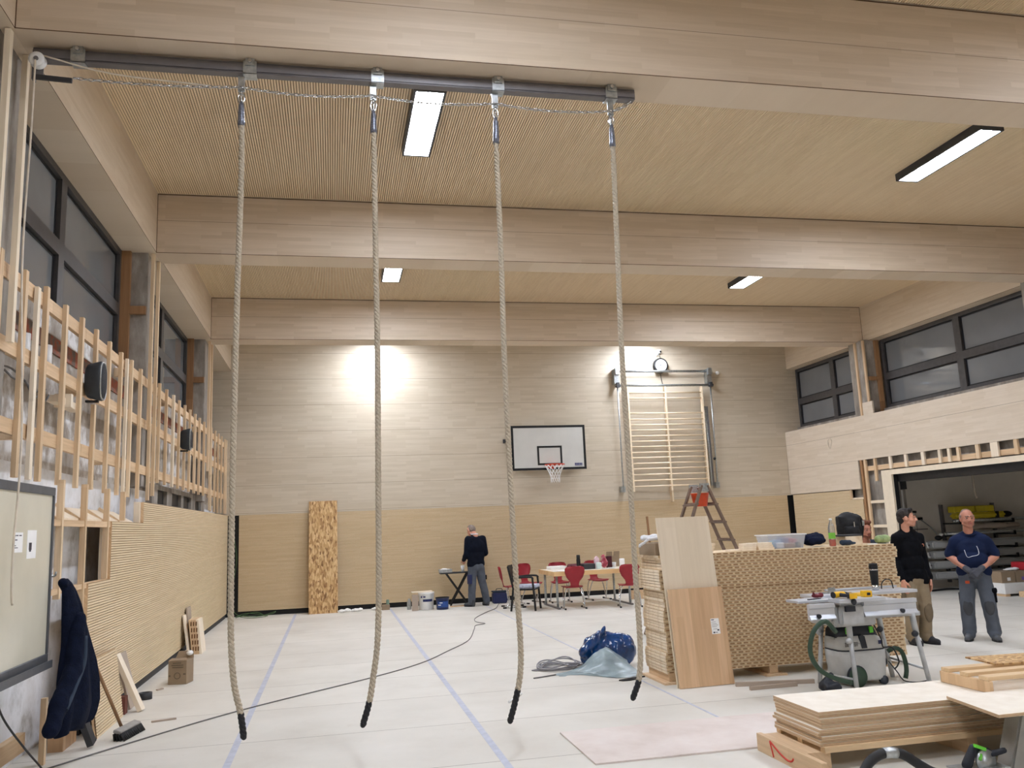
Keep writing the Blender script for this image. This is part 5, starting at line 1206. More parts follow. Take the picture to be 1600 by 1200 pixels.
part('saw_body', baked(MB().cap((3.93, 4.98, .08), (3.99, 4.98, .175), .032, .026).cap((3.99, 4.98, .175), (4.09, 4.99, .135), .024, .026).cap((4.09, 4.99, .135), (4.13, 5.0, .09), .035, .03).cap((4.09, 4.97, .13), (4.165, 4.92, .160), .022, .018), .007, 3), M['toolblack'], pw, True)
part('green_button', MB().bar((3.985, 4.955, .196), (4.055, 4.96, .168), .03, .02), M['fgreen'], pw, True)
part('green_button', MB().bar((4.0, 4.95, .11), (4.02, 4.955, .145), .018, .02), M['fgreen'], pw, True)
part('blade_guard', MB().lathe([(.0, -.008), (.07, -.008), (.07, .008), (.0, .008)], 20, (4.05, 4.955, .10), Matrix.Rotation(R_(90), 4, 'X')), M['galv'], pw, True)
solo('guide_rail', MB().box(2.9, 4.6, 4.86, 5.04, .0, .012).box(2.9, 4.6, 4.93, 4.945, .012, .02), M['galv'], 'aluminium guide rail lying on the floor at the front edge under the saw', 'guide rail', (3.6, 4.95, 0)) if False else None
for x in (3.88, 4.13): part('saw_foot', MB().box(x - .02, x + .02, 4.93, 5.03, 0, .055), M['toolblack'], pw, True)
# ================================================================== battens around the storage opening
hb = thing('header_framework', 'timber batten framework around the top corner of the storage opening', 'batten framework', (11.3, 15.7, 1.3))
def hbx(n, x0, x1, y0, y1, z0, z1, m): part(n, MB().box(x0, x1, y0, y1, z0, z1), M[m], hb, True)
for y, wd, m in ((16.40, .07, 'pine_dark'), (16.27, .075, 'pine'), (15.93, .07, 'pine'), (15.42, .07, 'pine_pale'), (14.93, .07, 'pine_pale'), (14.42, .085, 'pine_pale'), (13.95, .07, 'pine_pale'), (13.70, .07, 'pine_pale'), (13.46, .07, 'pine'), (12.98, .08, 'pine'), (12.58, .17, 'pine_pale'), (12.10, .08, 'pine'), (11.65, .08, 'pine_pale')):
    z0 = 2.52 if y < 15.9 else (.1 if y > 16.2 else 2.3)
    hbx('batten', 11.232, 11.27, y - wd / 2, y + wd / 2, z0, 2.774, m)
hbx('rail', 11.275, 11.32, 6.5, 16.42, 2.53, 2.63, 'pine_y')
for z, y1 in ((1.84, 16.24), (1.33, 16.24), (.75, 16.24)): hbx('rail', 11.25, 11.32, 15.71, y1, z, z + .06, 'pine_pale')
hbx('rail', 11.25, 11.32, 16.44, 16.92, 1.945, 1.98, 'pine_pale')
hbx('batten', 11.232, 11.27, 16.87, 16.915, 1.945, 2.155, 'pine')
for y, wd in ((16.24, .06), (15.95, .06)):
    part('tall_batten', MB().box(11.265, 11.30, y - wd / 2, y + wd / 2, 3.73 if y > 16.13 else 3.995, 5.335), M['pine'], hb, True)
hbx('batten', 11.262, 11.30, 16.10, 16.16, 3.73, 3.99, 'pine_pale')
struct('rough_infill', MB().box(11.36, 11.62, 15.71, 16.92, 0, 2.775).box(11.36, 11.62, 6.0, 15.71, 2.505, 2.775), M['concrete'], wr)
solo('wire_loop', MB().tube(spline([(11.225, 17.55, 3.23), (11.20, 17.52, 3.30), (11.19, 17.42, 3.36), (11.20, 17.36, 3.30), (11.19, 17.40, 3.18), (11.20, 17.46, 3.13), (11.222, 17.54, 3.22), (11.21, 17.50, 3.28)], .03), .006, 6), M['cord'], 'small loop of wire sticking out of the boards beside the storage opening', 'wire', (11.22, 17.5, 3.2))

# ================================================================== storage room contents
M['greybeam'] = plain('grey_beam_shell', C(168, 168, 166), .5, var=.05, vs=2)
M['yellow'] = plain('yellow_case', C(206, 186, 40), .5, var=.05); M['darkred'] = plain('red_crate', C(176, 34, 46), .5)
SY = 15.98
rk = thing('storage_rack', 'wall rack of dark arms in the storage room holding long grey beams', 'storage rack', (14.0, 16.3, 0))
for x in (13.0, 14.3, 15.6):
    part('post', MB().box(x - .03, x + .03, 16.27, 16.335, .1, 1.75), M['rail'], rk, True)
    for z in (.20, .42, .63, .84, 1.10, 1.36):
        part('arm', MB().box(x - .025, x + .025, 15.76, 16.27, z - .035, z - .005).box(x - .025, x + .025, 15.74, 15.765, z - .035, z + .05), M['black'], rk, True)
bl = ['lowest of the long grey beams on the storage rack', 'second lowest long grey beam on the storage rack', 'third long grey beam from the floor on the storage rack', 'fourth long grey beam from the floor on the storage rack']
for i, z in enumerate((.20, .42, .63, .84)):
    t = thing('balance_beam', bl[i], 'beam', (14.2, SY, z), 0, 'grey beams on the storage rack')
    part('beam_body', MB().box(12.35, 16.2, SY - .12, SY + .14, z, z + .155), M['greybeam'], t, True, bev=.03, seg=3)
    if i: part('end_cap', MB().lathe([(.0, -.02), (.062, -.02), (.066, 0), (.0, .004)], 20, (12.30, SY - .03, z + .075), Matrix.Rotation(R_(75), 4, 'X') @ Matrix.Rotation(R_(40), 4, 'Y')), M['white'], t, True, 'round white end cap')
    if i: part('cap_hole', MB().ell((12.30, SY - .055, z + .075), (.02, .012, .02)), M['rail'], t, True)
for i, (z, x0, x1, m) in enumerate(((1.105, 12.7, 16.0, 'galv'), (1.365, 12.95, 15.9, 'galv'))):
    for k in range(2):
        solo('steel_pole', MB().cyl((x0 + .1 * k, SY - .10 + .12 * k, z + .03), (x1, SY - .10 + .12 * k, z + .03), .032, 14).ell((x0 + .1 * k, SY - .10 + .12 * k, z + .03), .036), M[m],
             [['front steel pole on the fifth shelf of the storage rack', 'rear steel pole on the fifth shelf of the storage rack'], ['front steel pole on the top shelf of the storage rack', 'rear steel pole on the top shelf of the storage rack']][i][k], 'pole', (x0, SY, z), 0, 'steel poles on the storage rack')
solo('bundle_roll', baked(MB().cap((13.3, SY - .05, 1.26), (14.2, SY - .05, 1.265), .06, .07).cap((13.6, SY, 1.265), (14.6, SY, 1.26), .06, .055), .02, 3, .02, 5), M['greyboard'], 'brownish rolled bundle on the storage rack under the top poles', 'roll', (13.9, SY, 1.17))
t = thing('yellow_case', 'long yellow case with black straps on top of the storage rack', 'case', (13.7, SY - .02, 1.43))
part('case', MB().box(13.0, 14.25, SY - .13, SY + .11, 1.435, 1.56), M['yellow'], t, True, bev=.04, seg=3)
for x in (13.36, 14.02): part('strap', MB().box(x - .03, x + .03, SY - .135, SY + .115, 1.430, 1.566), M['black'], t, True)
part('end_pad', MB().ell((14.32, SY - .02, 1.50), (.14, .11, .065)), M['black'], t, True)
for i, (x0, x1) in enumerate(((12.98, 13.50), (13.53, 13.98))):
    solo('yellow_box', MB().box(x0, x1, SY - .10, SY + .1, 1.568, 1.70), M['yellow'], ['yellow box above the long yellow case, the one nearer the white frame', 'yellow box above the long yellow case, the one farther from the white frame'][i], 'box', ((x0 + x1) / 2, SY, 1.568), 0, 'yellow boxes on the storage rack', bev=.012)
lm = thing('desk_lamp', 'small metal lamp on a jointed arm on the storage room wall', 'lamp', (12.35, 16.34, 1.5))
part('plate', MB().box(12.42, 12.50, 16.28, 16.345, 1.44, 1.50), M['black'], lm, True)
part('arm', MB().tube([(12.45, 16.3, 1.46), (12.52, 16.1, 1.30), (12.56, 15.95, 1.12)], .012, 8), M['galv'], lm, True)
part('shade', MB().ell((12.55, 15.92, 1.06), (.085, .07, .05)), M['black'], lm, True)
part('bulb', MB().ell((12.59, 15.88, 1.13), (.05, .03, .03)), M['white'], lm, True)
for x in (12.18, 12.34): solo('wall_hook', MB().cyl((x, 16.34, 1.62), (x, 16.27, 1.62), .025, 12).cyl((x, 16.28, 1.62), (x, 16.28, 1.2), .004, 6), M['black'], 'black wall hook with a thin wire in the storage room, %s' % ('nearer the white frame' if x < 12.3 else 'farther from the white frame'), 'hook', (x, 16.34, 1.62))
solo('wall_shelf_edge', MB().box(11.8, 12.6, 16.28, 16.34, 1.235, 1.255), M['rail'], 'thin grey shelf edge on the storage room wall', 'shelf', (12.2, 16.3, 1.235))
solo('white_door_leaf', MB().box(11.72, 12.05, 16.22, 16.30, .0, 2.1), M['white'], 'tall white panel standing inside the storage room by the frame', 'door leaf', (11.9, 16.26, 0), bev=.004)
solo('hanging_cable', MB().tube(spline([(13.55, 15.9, 3.3), (13.56, 15.9, 2.4), (13.57, 15.9, 2.0), (13.60, 15.9, 1.86)], .1), .02, 8), M['cord'], 'pale cord hanging from the storage room ceiling', 'cord', (13.55, 15.9, 1.86))
solo('dark_hose', MB().tube(spline([(12.0, 15.6, .02), (12.4, 15.62, .03), (12.8, 15.55, .02), (13.1, 15.66, .05), (13.5, 15.6, .02)], .05), .02, 8), M['black'], 'dark hose lying along the foot of the storage rack', 'hose', (12.6, 15.6, 0))
t = thing('white_crate', 'low white crate on the storage floor under the cartons', 'crate', (12.9, 14.2, 0))
part('box', MB().box(12.28, 13.5, 13.95, 14.5, .045, .24), M['white'], t, True, bev=.006)
part('skid', MB().box(12.3, 12.4, 13.97, 14.48, 0, .044), M['pine_y'], t, True); part('skid', MB().box(13.2, 13.3, 13.97, 14.48, 0, .044), M['pine_y'], t, True)
solo('timber_board', MB().box(12.45, 13.6, 13.70, 13.82, 0, .10), M['pine_x'], 'pale timber board lying before the white crate in the storage room', 'board', (13.0, 13.76, 0), bev=.003)
for i, x in enumerate((12.30, 12.62, 12.95)):
    c = thing('cardboard_box', ['brown carton on the white crate, first beside the man in the t-shirt', 'brown carton with a violet label, second on the white crate', 'brown carton third on the white crate at the picture edge'][i], 'cardboard box', (x + .15, 14.2, .241), 0, 'cartons in the storage room')
    part('carton', MB().box(x, x + .30, 14.02, 14.40, .241, .45), M['card'], c, True, bev=.004)
    part('shipping_label', MB().box(x + .12, x + .19, 14.016, 14.0195, .28, .34), M['paper'] if i != 1 else plain('violet_label', C(120, 96, 170), .6), c, True)
solo('white_paper_heap', baked(MB().ell((12.62, 14.15, .475), (.14, .09, .022)).ell((12.75, 14.2, .48), (.10, .08, .025)), .012, 2, .012, 15), M['paper'], 'white papers lying on the cartons in the storage room', 'papers', (12.65, 14.15, .451))
solo('red_crate', MB().box(12.86, 13.3, 14.05, 14.38, .452, .60), M['darkred'], 'red crate on top of the cartons in the storage room', 'crate', (13.0, 14.2, .452), bev=.008)

# ================================================================== table saw with extractor
M['alu'] = plain('aluminium_profile', C(206, 210, 216), .35, .45, var=.03, vs=5); M['saw_grey'] = plain('light_grey_paint', C(186, 188, 188), .4, .2)
M['extr'] = plain('extractor_grey', C(196, 196, 192), .5, var=.03); M['extrdark'] = plain('extractor_dark', C(40, 44, 52), .5)
M['hose'] = plain('dark_green_hose', C(52, 74, 58), .5)
sx, sy, sz = 5.0, 7.75, .84
ts = thing('table_saw', 'silver table saw with sliding table on tubular legs before the tall stack', 'table saw', (5.1, 7.75, 0))
part('saw_table', MB().box(4.78, 5.42, 7.545, 8.15, .80, .835), M['alu'], ts, True, bev=.004)
part('table_extension', MB().box(4.39, 4.79, 7.64, 7.87, .8355, .86), M['alu'], ts, True, bev=.003)
part('table_extension', MB().box(4.74, 5.2, 7.92, 8.2, .8355, .87), M['alu'], ts, True, bev=.003)
part('table_extension', MB().box(5.21, 5.98, 8.0, 8.30, .8355, .865), M['alu'], ts, True, bev=.003)
part('sliding_table', MB().box(4.70, 5.20, 7.43, 7.625, .8355, .872), M['alu'], ts, True, bev=.004)
# long front rail with its V profile
pr = [(0, .800), (0, .835), (-.045, .835), (-.045, .800), (-.03, .790), (-.03, .735), (-.055, .700), (-.055, .690), (0, .690)]
part('front_rail', MB().prism(pr, (4.42, 7.54, 0), (0, 1, 0), (0, 0, 1), (.27, 0, 0)), M['alu'], ts, True)
part('front_rail', MB().prism(pr, (5.0, 7.54, 0), (0, 1, 0), (0, 0, 1), (.58, 0, 0)), M['alu'], ts, True)
part('rear_fence', MB().box(5.12, 5.98, 8.33, 8.36, .866, .885), M['alu'], ts, True, bev=.003)
for x, z in ((4.51, .725), (5.41, .725)):
    part('rail_knob', MB().cyl((x, 7.515, z), (x, 7.478, z), .020, 14), M['extrdark'], ts, True)
part('saw_body', MB().box(4.72, 5.16, 7.56, 8.03, .60, .799).box(4.755, 5.0, 7.50, 7.56, .62, .80), M['saw_grey'], ts, True, bev=.012, seg=2)
part('switch_box', MB().box(4.79, 4.89, 7.47, 7.499, .75, .80), M['extrdark'], ts, True)
part('blade_knob', MB().ell((4.85, 7.425, .845), (.028, .02, .03)), M['extrdark'], ts, True)
part('cross_tube', MB().box(4.70, 5.68, 7.60, 7.64, .655, .695).box(4.78, 5.58, 8.04, 8.08, .655, .695), M['saw_grey'], ts, True)
legs = (((4.88, 7.60, .60), (4.875, 7.56, .0)), ((5.60, 7.62, .62), (5.70, 7.60, 0)), ((5.525, 8.06, .62), (5.62, 8.06, 0)), ((4.875, 8.06, .64), (4.79, 8.06, 0)))
for a, b in legs:
    a, b = Vector(a), Vector(b); m_ = a.lerp(b, .22)
    part('leg', MB().cyl(a.lerp(b, .14), b, .023, 12).cyl(a + Vector((0, 0, .06)), m_, .029, 12), M['saw_grey'], ts, True)
    part('leg_clamp', MB().ell(m_ + Vector((-.03, -.02, 0)), (.036, .026, .03)), M['extrdark'] if a.x > 5.2 else M['saw_grey'], ts, True)
part('crossbar', MB().cyl((5.59, 8.06, .20), (5.68, 7.61, .14), .011, 8), M['saw_grey'], ts, True)
part('crossbar', MB().cyl((4.80, 8.06, .10), (4.875, 7.57, .11), .011, 8), M['saw_grey'], ts, True)
part('saw_cord', MB().tube(spline([(5.14, 7.58, .60), (5.22, 7.6, .45), (5.24, 7.62, .38), (5.36, 7.64, .36), (5.42, 7.65, .22), (5.38, 7.68, .15)], .03), .007, 6), M['darkcable'], ts, True)
def drill(loc, rz, lab, flip=1):
    t = thing('cordless_drill', lab, 'drill', loc, rz, 'drills on the table saw')
    b = MB().cap((-.07, 0, .032), (.03, 0, .032), .030, .028)
    part('motor_body', baked(b, .006, 3), M['dyellow'], t)
    part('chuck', MB().cyl((.05, 0, .032), (.10, 0, .032), .024, 16, r2=.012), M['toolblack'], t)
    part('rear_cap', MB().cyl((-.10, 0, .032), (-.09, 0, .032), .030, 16), M['toolblack'], t)
    part('grip', baked(MB().cap((-.03, 0, .032), (-.01, -.11 * flip, .026), .02, .018), .006, 3), M['toolblack'], t)
    part('battery', MB().cbox((-.005, -.145 * flip, .026), (.085, .05, .048)), M['toolblack'], t, bev=.006)
    part('battery_stripe', MB().cbox((-.005, -.165 * flip, .026), (.088, .012, .05)), M['dyellow'], t, bev=.002)
    return t
M['dyellow'] = plain('tool_yellow', C(238, 186, 30), .4)
dz = .8725
drill((4.80, 7.555, dz + .003), R_(12), 'yellow and black cordless drill lying on the left of the sliding table')
drill((5.04, 7.72, .8395), R_(168), 'yellow and black cordless drill with its battery towards the viewer, beside the first drill', 1)
solo('drill_battery', MB().cbox((5.06, 7.53, dz + .03), (.085, .07, .058)).cbox((5.06, 7.4935, dz + .03), (.045, .008, .034), 1), [M['dyellow'], M['toolblack']], 'square yellow battery pack standing on the sliding table', 'battery', (5.06, 7.53, dz), bev=.008)
solo('red_clamp', baked(MB().ell((4.69, 7.80, .885), (.055, .035, .022)).cap((4.66, 7.80, .89), (4.64, 7.77, .915), .015, .012).ell((4.73, 7.79, .89), (.03, .025, .026)), .007, 2), plain('dark_red_tool', C(110, 30, 40), .5), 'small dark red tool lying on the saw table extension', 'tool', (4.69, 7.80, .8605))
solo('pencil_strip', MB().cbox((4.60, 7.70, .8605 + .004), (.16, .03, .008), 0, .3), M['ink'], 'dark flat ruler on the saw table behind the red tool', 'ruler', (4.60, 7.70, .8605))
solo('saw_bracket', MB().box(4.98, 5.06, 8.05, 8.06, .8705, .93).box(4.82, 5.06, 8.06, 8.09, .8705, .885), M['galv'], 'grey metal guard standing behind the drills on the saw', 'guard', (4.95, 8.06, .8705))
tb = thing('tumbler', 'tall black travel tumbler with a silver foot standing on the table saw', 'tumbler', (5.60, 8.16, .8655))
part('cup', MB().lathe([(.036, .055), (.046, .24), (.046, .25), (.044, .25)], 24), M['black'], tb)
part('silver_foot', MB().lathe([(.033, 0), (.035, .054)], 24), M['steel'], tb)
part('silver_band', MB().lathe([(.0448, .205), (.0468, .208), (.0470, .216), (.0452, .218)], 24, caps=False), M['steel'], tb)
part('lid', MB().lathe([(.0, .25), (.044, .25), (.042, .275), (.0, .28)], 24), M['black'], tb)
solo('wire_bend', MB().tube(spline([(5.70, 8.2, .87), (5.71, 8.2, .93), (5.76, 8.2, .965), (5.82, 8.2, .95), (5.84, 8.2, .868)], .02), .006, 6), M['darkcable'], 'bent dark wire on the saw table beside the tumbler', 'wire', (5.77, 8.2, .866))
# dust extractor under the saw
ve = thing('dust_extractor', 'grey dust extractor with dark lid and green latches under the table saw', 'dust extractor', (5.13, 7.93, 0), R_(0))
def loft(secs, n=20):
    mb = MB(); vs = []; fs = []
    for z, hx, hy, ox in secs:
        for k in range(n):
            a = 2 * math.pi * k / n; c_, s_ = math.cos(a), math.sin(a)
            vs.append((ox + hx * math.copysign(abs(c_) ** .45, c_), hy * math.copysign(abs(s_) ** .45, s_), z))
    m_ = len(secs)
    for i in range(m_ - 1):
        for k in range(n): fs.append((i * n + k, i * n + (k + 1) % n, (i + 1) * n + (k + 1) % n, (i + 1) * n + k))
    fs += [tuple(reversed(range(n))), tuple(range((m_ - 1) * n, m_ * n))]
    return mb.add(vs, fs, 0, True)
part('container', loft([(.05, .235, .17, 0), (.07, .25, .18, 0), (.27, .265, .19, 0), (.335, .265, .19, 0)]), M['extr'], ve)
part('seam', loft([(.335, .262, .188, 0), (.35, .262, .188, 0)]), M['extrdark'], ve)
part('upper_shell', loft([(.35, .265, .19, 0), (.42, .26, .188, 0), (.475, .22, .17, -.03), (.48, .20, .16, -.03)]), M['extr'], ve)
part('lid', loft([(.46, .235, .165, -.02), (.53, .215, .155, -.03), (.575, .18, .14, -.03), (.58, .16, .12, -.03)]), M['extrdark'], ve)
for x in (-.16, .10): part('latch', MB().box(x - .018, x + .018, -.172, -.150, .50, .56), M['fgreen'], ve)
part('control_panel', MB().prism([(.02, .36), (.0, .475), (-.03, .49), (-.06, .48), (-.04, .36)], (0, -.195, 0), (1, 0, 0), (0, 0, 1), (0, .02, 0)), M['extrdark'], ve)
v_ = MB()
for r in range(3):
    for c in range(7): v_.box(-.22 + c * .021, -.206 + c * .021, -.1925, -.187, .385 + r * .015, .394 + r * .015)
part('vent_grille', v_, M['cable'], ve)
part('emblem', MB().box(.15, .195, -.1905, -.185, .39, .425), M['navyplastic'], ve, label='small dark blue square emblem')
part('wheel_arch', MB().lathe([(.0, -.01), (.105, -.01), (.105, .01), (.0, .01)], 24, (-.12, -.185, .10), Matrix.Rotation(R_(90), 4, 'X')), M['extrdark'], ve)
part('wheel', MB().lathe([(.0, -.022), (.095, -.022), (.095, .022), (.0, .022)], 24, (-.12, -.19, .097), Matrix.Rotation(R_(90), 4, 'X')), M['hose'], ve)
part('caster', MB().lathe([(.0, -.02), (.042, -.02), (.042, .02), (.0, .02)], 18, (.19, -.15, .043), Matrix.Rotation(R_(90), 4, 'X')), M['extrdark'], ve)
part('caster', MB().lathe([(.0, -.02), (.042, -.02), (.042, .02), (.0, .02)], 18, (.19, .15, .043), Matrix.Rotation(R_(90), 4, 'X')), M['extrdark'], ve)
part('cord_reel', MB().ell((.27, -.06, .2), (.03, .05, .05)), M['extrdark'], ve)
part('handle', MB().tube(spline([(-.24, -.06, .45), (-.275, -.05, .46), (-.275, .04, .46), (-.24, .05, .45)], .04), .012, 8), M['saw_grey'], ve)
solo('extractor_hose', MB().tube(spline([(4.650, 7.460, 0.575), (4.529, 7.420, 0.685), (4.416, 7.420, 0.628), (4.359, 7.420, 0.527), (4.341, 7.420, 0.425), (4.369, 7.420, 0.326), (4.439, 7.420, 0.240), (4.570, 7.420, 0.168), (4.730, 7.420, 0.116)], .03), .022, 12), M['hose'], 'thick dark green hose curving from the saw down to the dust extractor', 'hose', (4.7, 7.42, .01))
solo('extractor_hose', MB().tube(spline([(5.425, 7.82, .30), (5.49, 7.8, .33), (5.55, 7.78, .30), (5.575, 7.77, .20), (5.57, 7.76, .11), (5.55, 7.76, .04)], .03), .022, 12), M['hose'], 'short dark green hose loop at the far side of the dust extractor', 'hose', (5.5, 7.9, .02))
solo('extractor_cable', MB().tube(spline([(5.445, 7.85, .2), (5.46, 7.74, .10), (5.50, 7.72, .03), (5.62, 7.70, .008), (5.75, 7.72, .008)], .03), .006, 6), M['darkcable'], 'thin black cord from the dust extractor onto the floor', 'cable', (5.5, 7.72, 0))
bg = solo('dark_bag', baked(MB().cap((4.60, 7.70, .05), (4.68, 7.66, .15), .045, .03).cap((4.62, 7.64, .045), (4.72, 7.64, .05), .042, .042), .012, 3, .012, 12), M['extrdark'], 'crumpled dark bag on the floor at the saw leg', 'bag', (4.64, 7.66, 0))
# ================================================================== people
M['skin'] = plain('skin', C(206, 150, 126), .5, var=.06, vs=9, spec=.35); M['skin2'] = plain('skin_ruddy', C(190, 132, 110), .5, var=.07, vs=9, spec=.35)
M['hair_dark'] = plain('dark_brown_hair', C(44, 36, 32), .7, var=.25, vs=60, bump=.5, bs_=120); M['hair_grey'] = plain('grey_hair', C(136, 122, 112), .75, var=.2, vs=60, bump=.5, bs_=120)
M['hair_short'] = plain('cropped_hair', C(126, 104, 92), .75, var=.15, vs=70); M['beard'] = plain('red_brown_hair', C(120, 70, 50), .75, var=.2, vs=60, bump=.4, bs_=120)
M['eye'] = plain('eye_white', C(188, 178, 170), .4); M['iris'] = plain('iris_dark', C(40, 34, 32), .2); M['lip'] = plain('lip', C(168, 98, 88), .5)
M['fleece'] = plain('black_fleece', C(17, 18, 22), .95, var=.15, vs=14, bump=.4, bs_=90, spec=.12)
M['khaki'] = plain('khaki_canvas', C(142, 126, 102), .9, var=.10, vs=5, bump=.3, bs_=120); M['khakidark'] = plain('dusty_knee_patch', C(112, 98, 78), .9, var=.12, vs=6)
M['greytr'] = plain('grey_work_trousers', C(84, 90, 100), .9, var=.10, vs=5, bump=.3, bs_=120); M['greytrdark'] = plain('worn_knee_grey', C(66, 68, 72), .9, var=.12, vs=6)
M['navytee'] = plain('navy_t_shirt', C(24, 34, 62), .9, var=.10, vs=6, bump=.2, bs_=80, spec=.2); M['glove'] = plain('grey_glove', C(74, 76, 84), .85, var=.1, bump=.3, bs_=90)
M['boot'] = plain('dark_work_shoe', C(40, 40, 44), .6, var=.12, vs=8); M['boot2'] = plain('grey_work_shoe', C(74, 76, 80), .7, var=.12, vs=8); M['sole'] = plain('shoe_sole', C(28, 28, 30), .7)
M['seam'] = plain('white_seam', C(214, 216, 222), .7)
V = Vector
def hand_prims(mb, wrist, d, palm_n, size=1.0, curl=.5, thumb=1):
    """hand from wrist along d, palm facing palm_n: palm, four unequal bent fingers, thumb at the side"""
    d = V(d).normalized(); pn = V(palm_n); pn = (pn - d * pn.dot(d)).normalized(); sd = d.cross(pn) * thumb
    w = V(wrist); L = .085 * size
    for s in (-.024, -.008, .008, .024):
        mb.cap(w + sd * s * .7 * size, w + d * L + sd * s * size * 1.15, .0155 * size, .0135 * size)
    for s, ln in ((-.030, .058), (-.010, .074), (.010, .080), (.030, .072)):
        p = w + d * L + sd * s * size; a = 0.0; r = .0092 * size
        for k, fr in enumerate((.45, .32, .23)):
            a += curl * (.55 if k == 0 else .8)
            q = p + (d * math.cos(a) + pn * math.sin(a)) * ln * size * fr
            mb.cap(p, q, r, r * .9); p = q; r *= .9
    p = w + d * .022 * size + sd * .026 * size
    q = p + (d * .62 + sd * .62 + pn * .35).normalized() * .042 * size; e = q + (d * .85 + sd * .15 + pn * .45).normalized() * .034 * size
    mb.cap(p, q, .0145 * size, .0115 * size); mb.cap(q, e, .0112 * size, .009 * size)
def head(t, c, yaw, pitch, hair, style, skin, scale=1.0, beard=None, roll=0.0):
    """head centre c; local face direction is -y, then yaw / pitch"""
    Rm = Matrix.Rotation(yaw, 4, 'Z') @ Matrix.Rotation(pitch, 4, 'X') @ Matrix.Rotation(roll, 4, 'Y')
    def P(x, y, z): return c + (Rm @ V((x, y, z))) * scale
    s = scale
    m = MB()
    m.ell(P(0, .018, .030), (.076 * s, .096 * s, .092 * s), Rm)            # skull
    m.ell(P(0, -.018, -.020), (.064 * s, .076 * s, .090 * s), Rm)          # face
    m.ell(P(0, -.050, -.088), (.036 * s, .036 * s, .026 * s), Rm)          # chin
    for q in (-1, 1):
        m.ell(P(q * .040, -.045, -.030), (.026 * s, .032 * s, .028 * s), Rm)   # cheek
        m.cap(P(q * .055, -.0, -.06), P(q * .018, -.06, -.088), .022 * s, .02 * s)  # jaw
        m.ell(P(q * .078, .012, -.005), (.012 * s, .026 * s, .034 * s), Rm)    # ear
        m.cap(P(q * .010, -.092, .022), P(q * .044, -.076, .022), .0105 * s, .009 * s)  # brow
        m.ell(P(q * .0125, -.098, -.034), (.010 * s, .011 * s, .009 * s), Rm)  # nostril
    m.cap(P(0, -.088, .015), P(0, -.108, -.030), .009 * s, .0135 * s)      # nose
    m.cap(P(-.018, -.084, -.062), P(.018, -.084, -.062), .010 * s, .010 * s)
    m.cap(P(0, .03, -.06), P(0, .04, -.17), .056 * s, .060 * s)            # neck
    def feats():
        for q in (-1, 1):
            e = part('eye', MB().ell(P(q * .030, -.0805, .004), (.0125 * s, .008 * s, .0065 * s), Rm, 10, 8), M['eye'], t)
            part('iris', MB().ell(P(q * .030, -.0875, .004), (.0062 * s, .004 * s, .0065 * s), Rm, 10, 8), M['iris'], e)
            part('eyebrow', MB().cap(P(q * .012, -.0985, .030), P(q * .047, -.078, .031), .0052 * s, .0042 * s), hair, t)
        part('lips', MB().cap(P(-.022, -.0885, -.056), P(.022, -.0885, -.056), .0048 * s, .0048 * s).cap(P(-.018, -.0895, -.064), P(.018, -.0895, -.064), .005 * s, .005 * s), M['lip'], t)
    h = MB()
    if style == 'short':
        h.ell(P(0, .030, .050), (.083 * s, .098 * s, .088 * s), Rm); h.ell(P(0, .07, .0), (.070 * s, .058 * s, .075 * s), Rm)
        h.cap(P(-.045, -.05, .105), P(.045, -.05, .108), .026 * s, .026 * s)
        for q in (-1, 1): h.cap(P(q * .074, -.012, .05), P(q * .076, -.016, .008), .014 * s, .008 * s)
    elif style == 'receding':
        h.ell(P(0, .060, .020), (.081 * s, .066 * s, .088 * s), Rm); h.ell(P(0, .03, .078), (.064 * s, .07 * s, .050 * s), Rm)
        for q in (-1, 1): h.cap(P(q * .072, .0, .04), P(q * .076, .0, .0), .014 * s, .010 * s)
    hb_ = part('hair', baked(h, .008 * s, 3, .003, 60), hair, t)
    if beard is not None:
        b = MB().cap(P(-.05, -.03, -.075), P(0, -.078, -.092), .020 * s, .022 * s).cap(P(.05, -.03, -.075), P(0, -.078, -.092), .020 * s, .022 * s).cap(P(-.02, -.095, -.05), P(.02, -.095, -.05), .007 * s, .007 * s)
        part('beard', baked(b, .007, 3, .003, 60), beard, t)
    return m, feats
def shoe(mb, heel, toe, s=1.0):
    heel, toe = V(heel), V(toe); d = (toe - heel).normalized()
    a, b = heel + V((0, 0, .045)), toe + V((0, 0, .036))
    mb.cap(a, a.lerp(b, .55) + V((0, 0, .012)), .044 * s, .046 * s).cap(a.lerp(b, .5), b, .046 * s, .036 * s).cap(a + V((0, 0, .01)), a + V((0, 0, .07)), .044 * s, .042 * s)
def sole(mb, heel, toe):
    heel, toe = V(heel), V(toe); m_ = heel.lerp(toe, .5)
    d = (toe - heel).normalized(); n_ = V((-d.y, d.x, 0)); L = (toe - heel).length
    pts = []
    for k in range(16):
        a = 2 * math.pi * k / 16; pts.append(m_ + d * ((L / 2 + .035) * math.cos(a)) + n_ * (.050 * math.sin(a)))
    mb.add([(p.x, p.y, 0) for p in pts] + [(p.x, p.y, .024) for p in pts], [(k, (k + 1) % 16, 16 + (k + 1) % 16, 16 + k) for k in range(16)] + [tuple(reversed(range(16))), tuple(range(16, 32))])
def chain(mb, pts, rs):
    for i in range(len(pts) - 1): mb.cap(pts[i], pts[i + 1], rs[i], rs[i + 1])

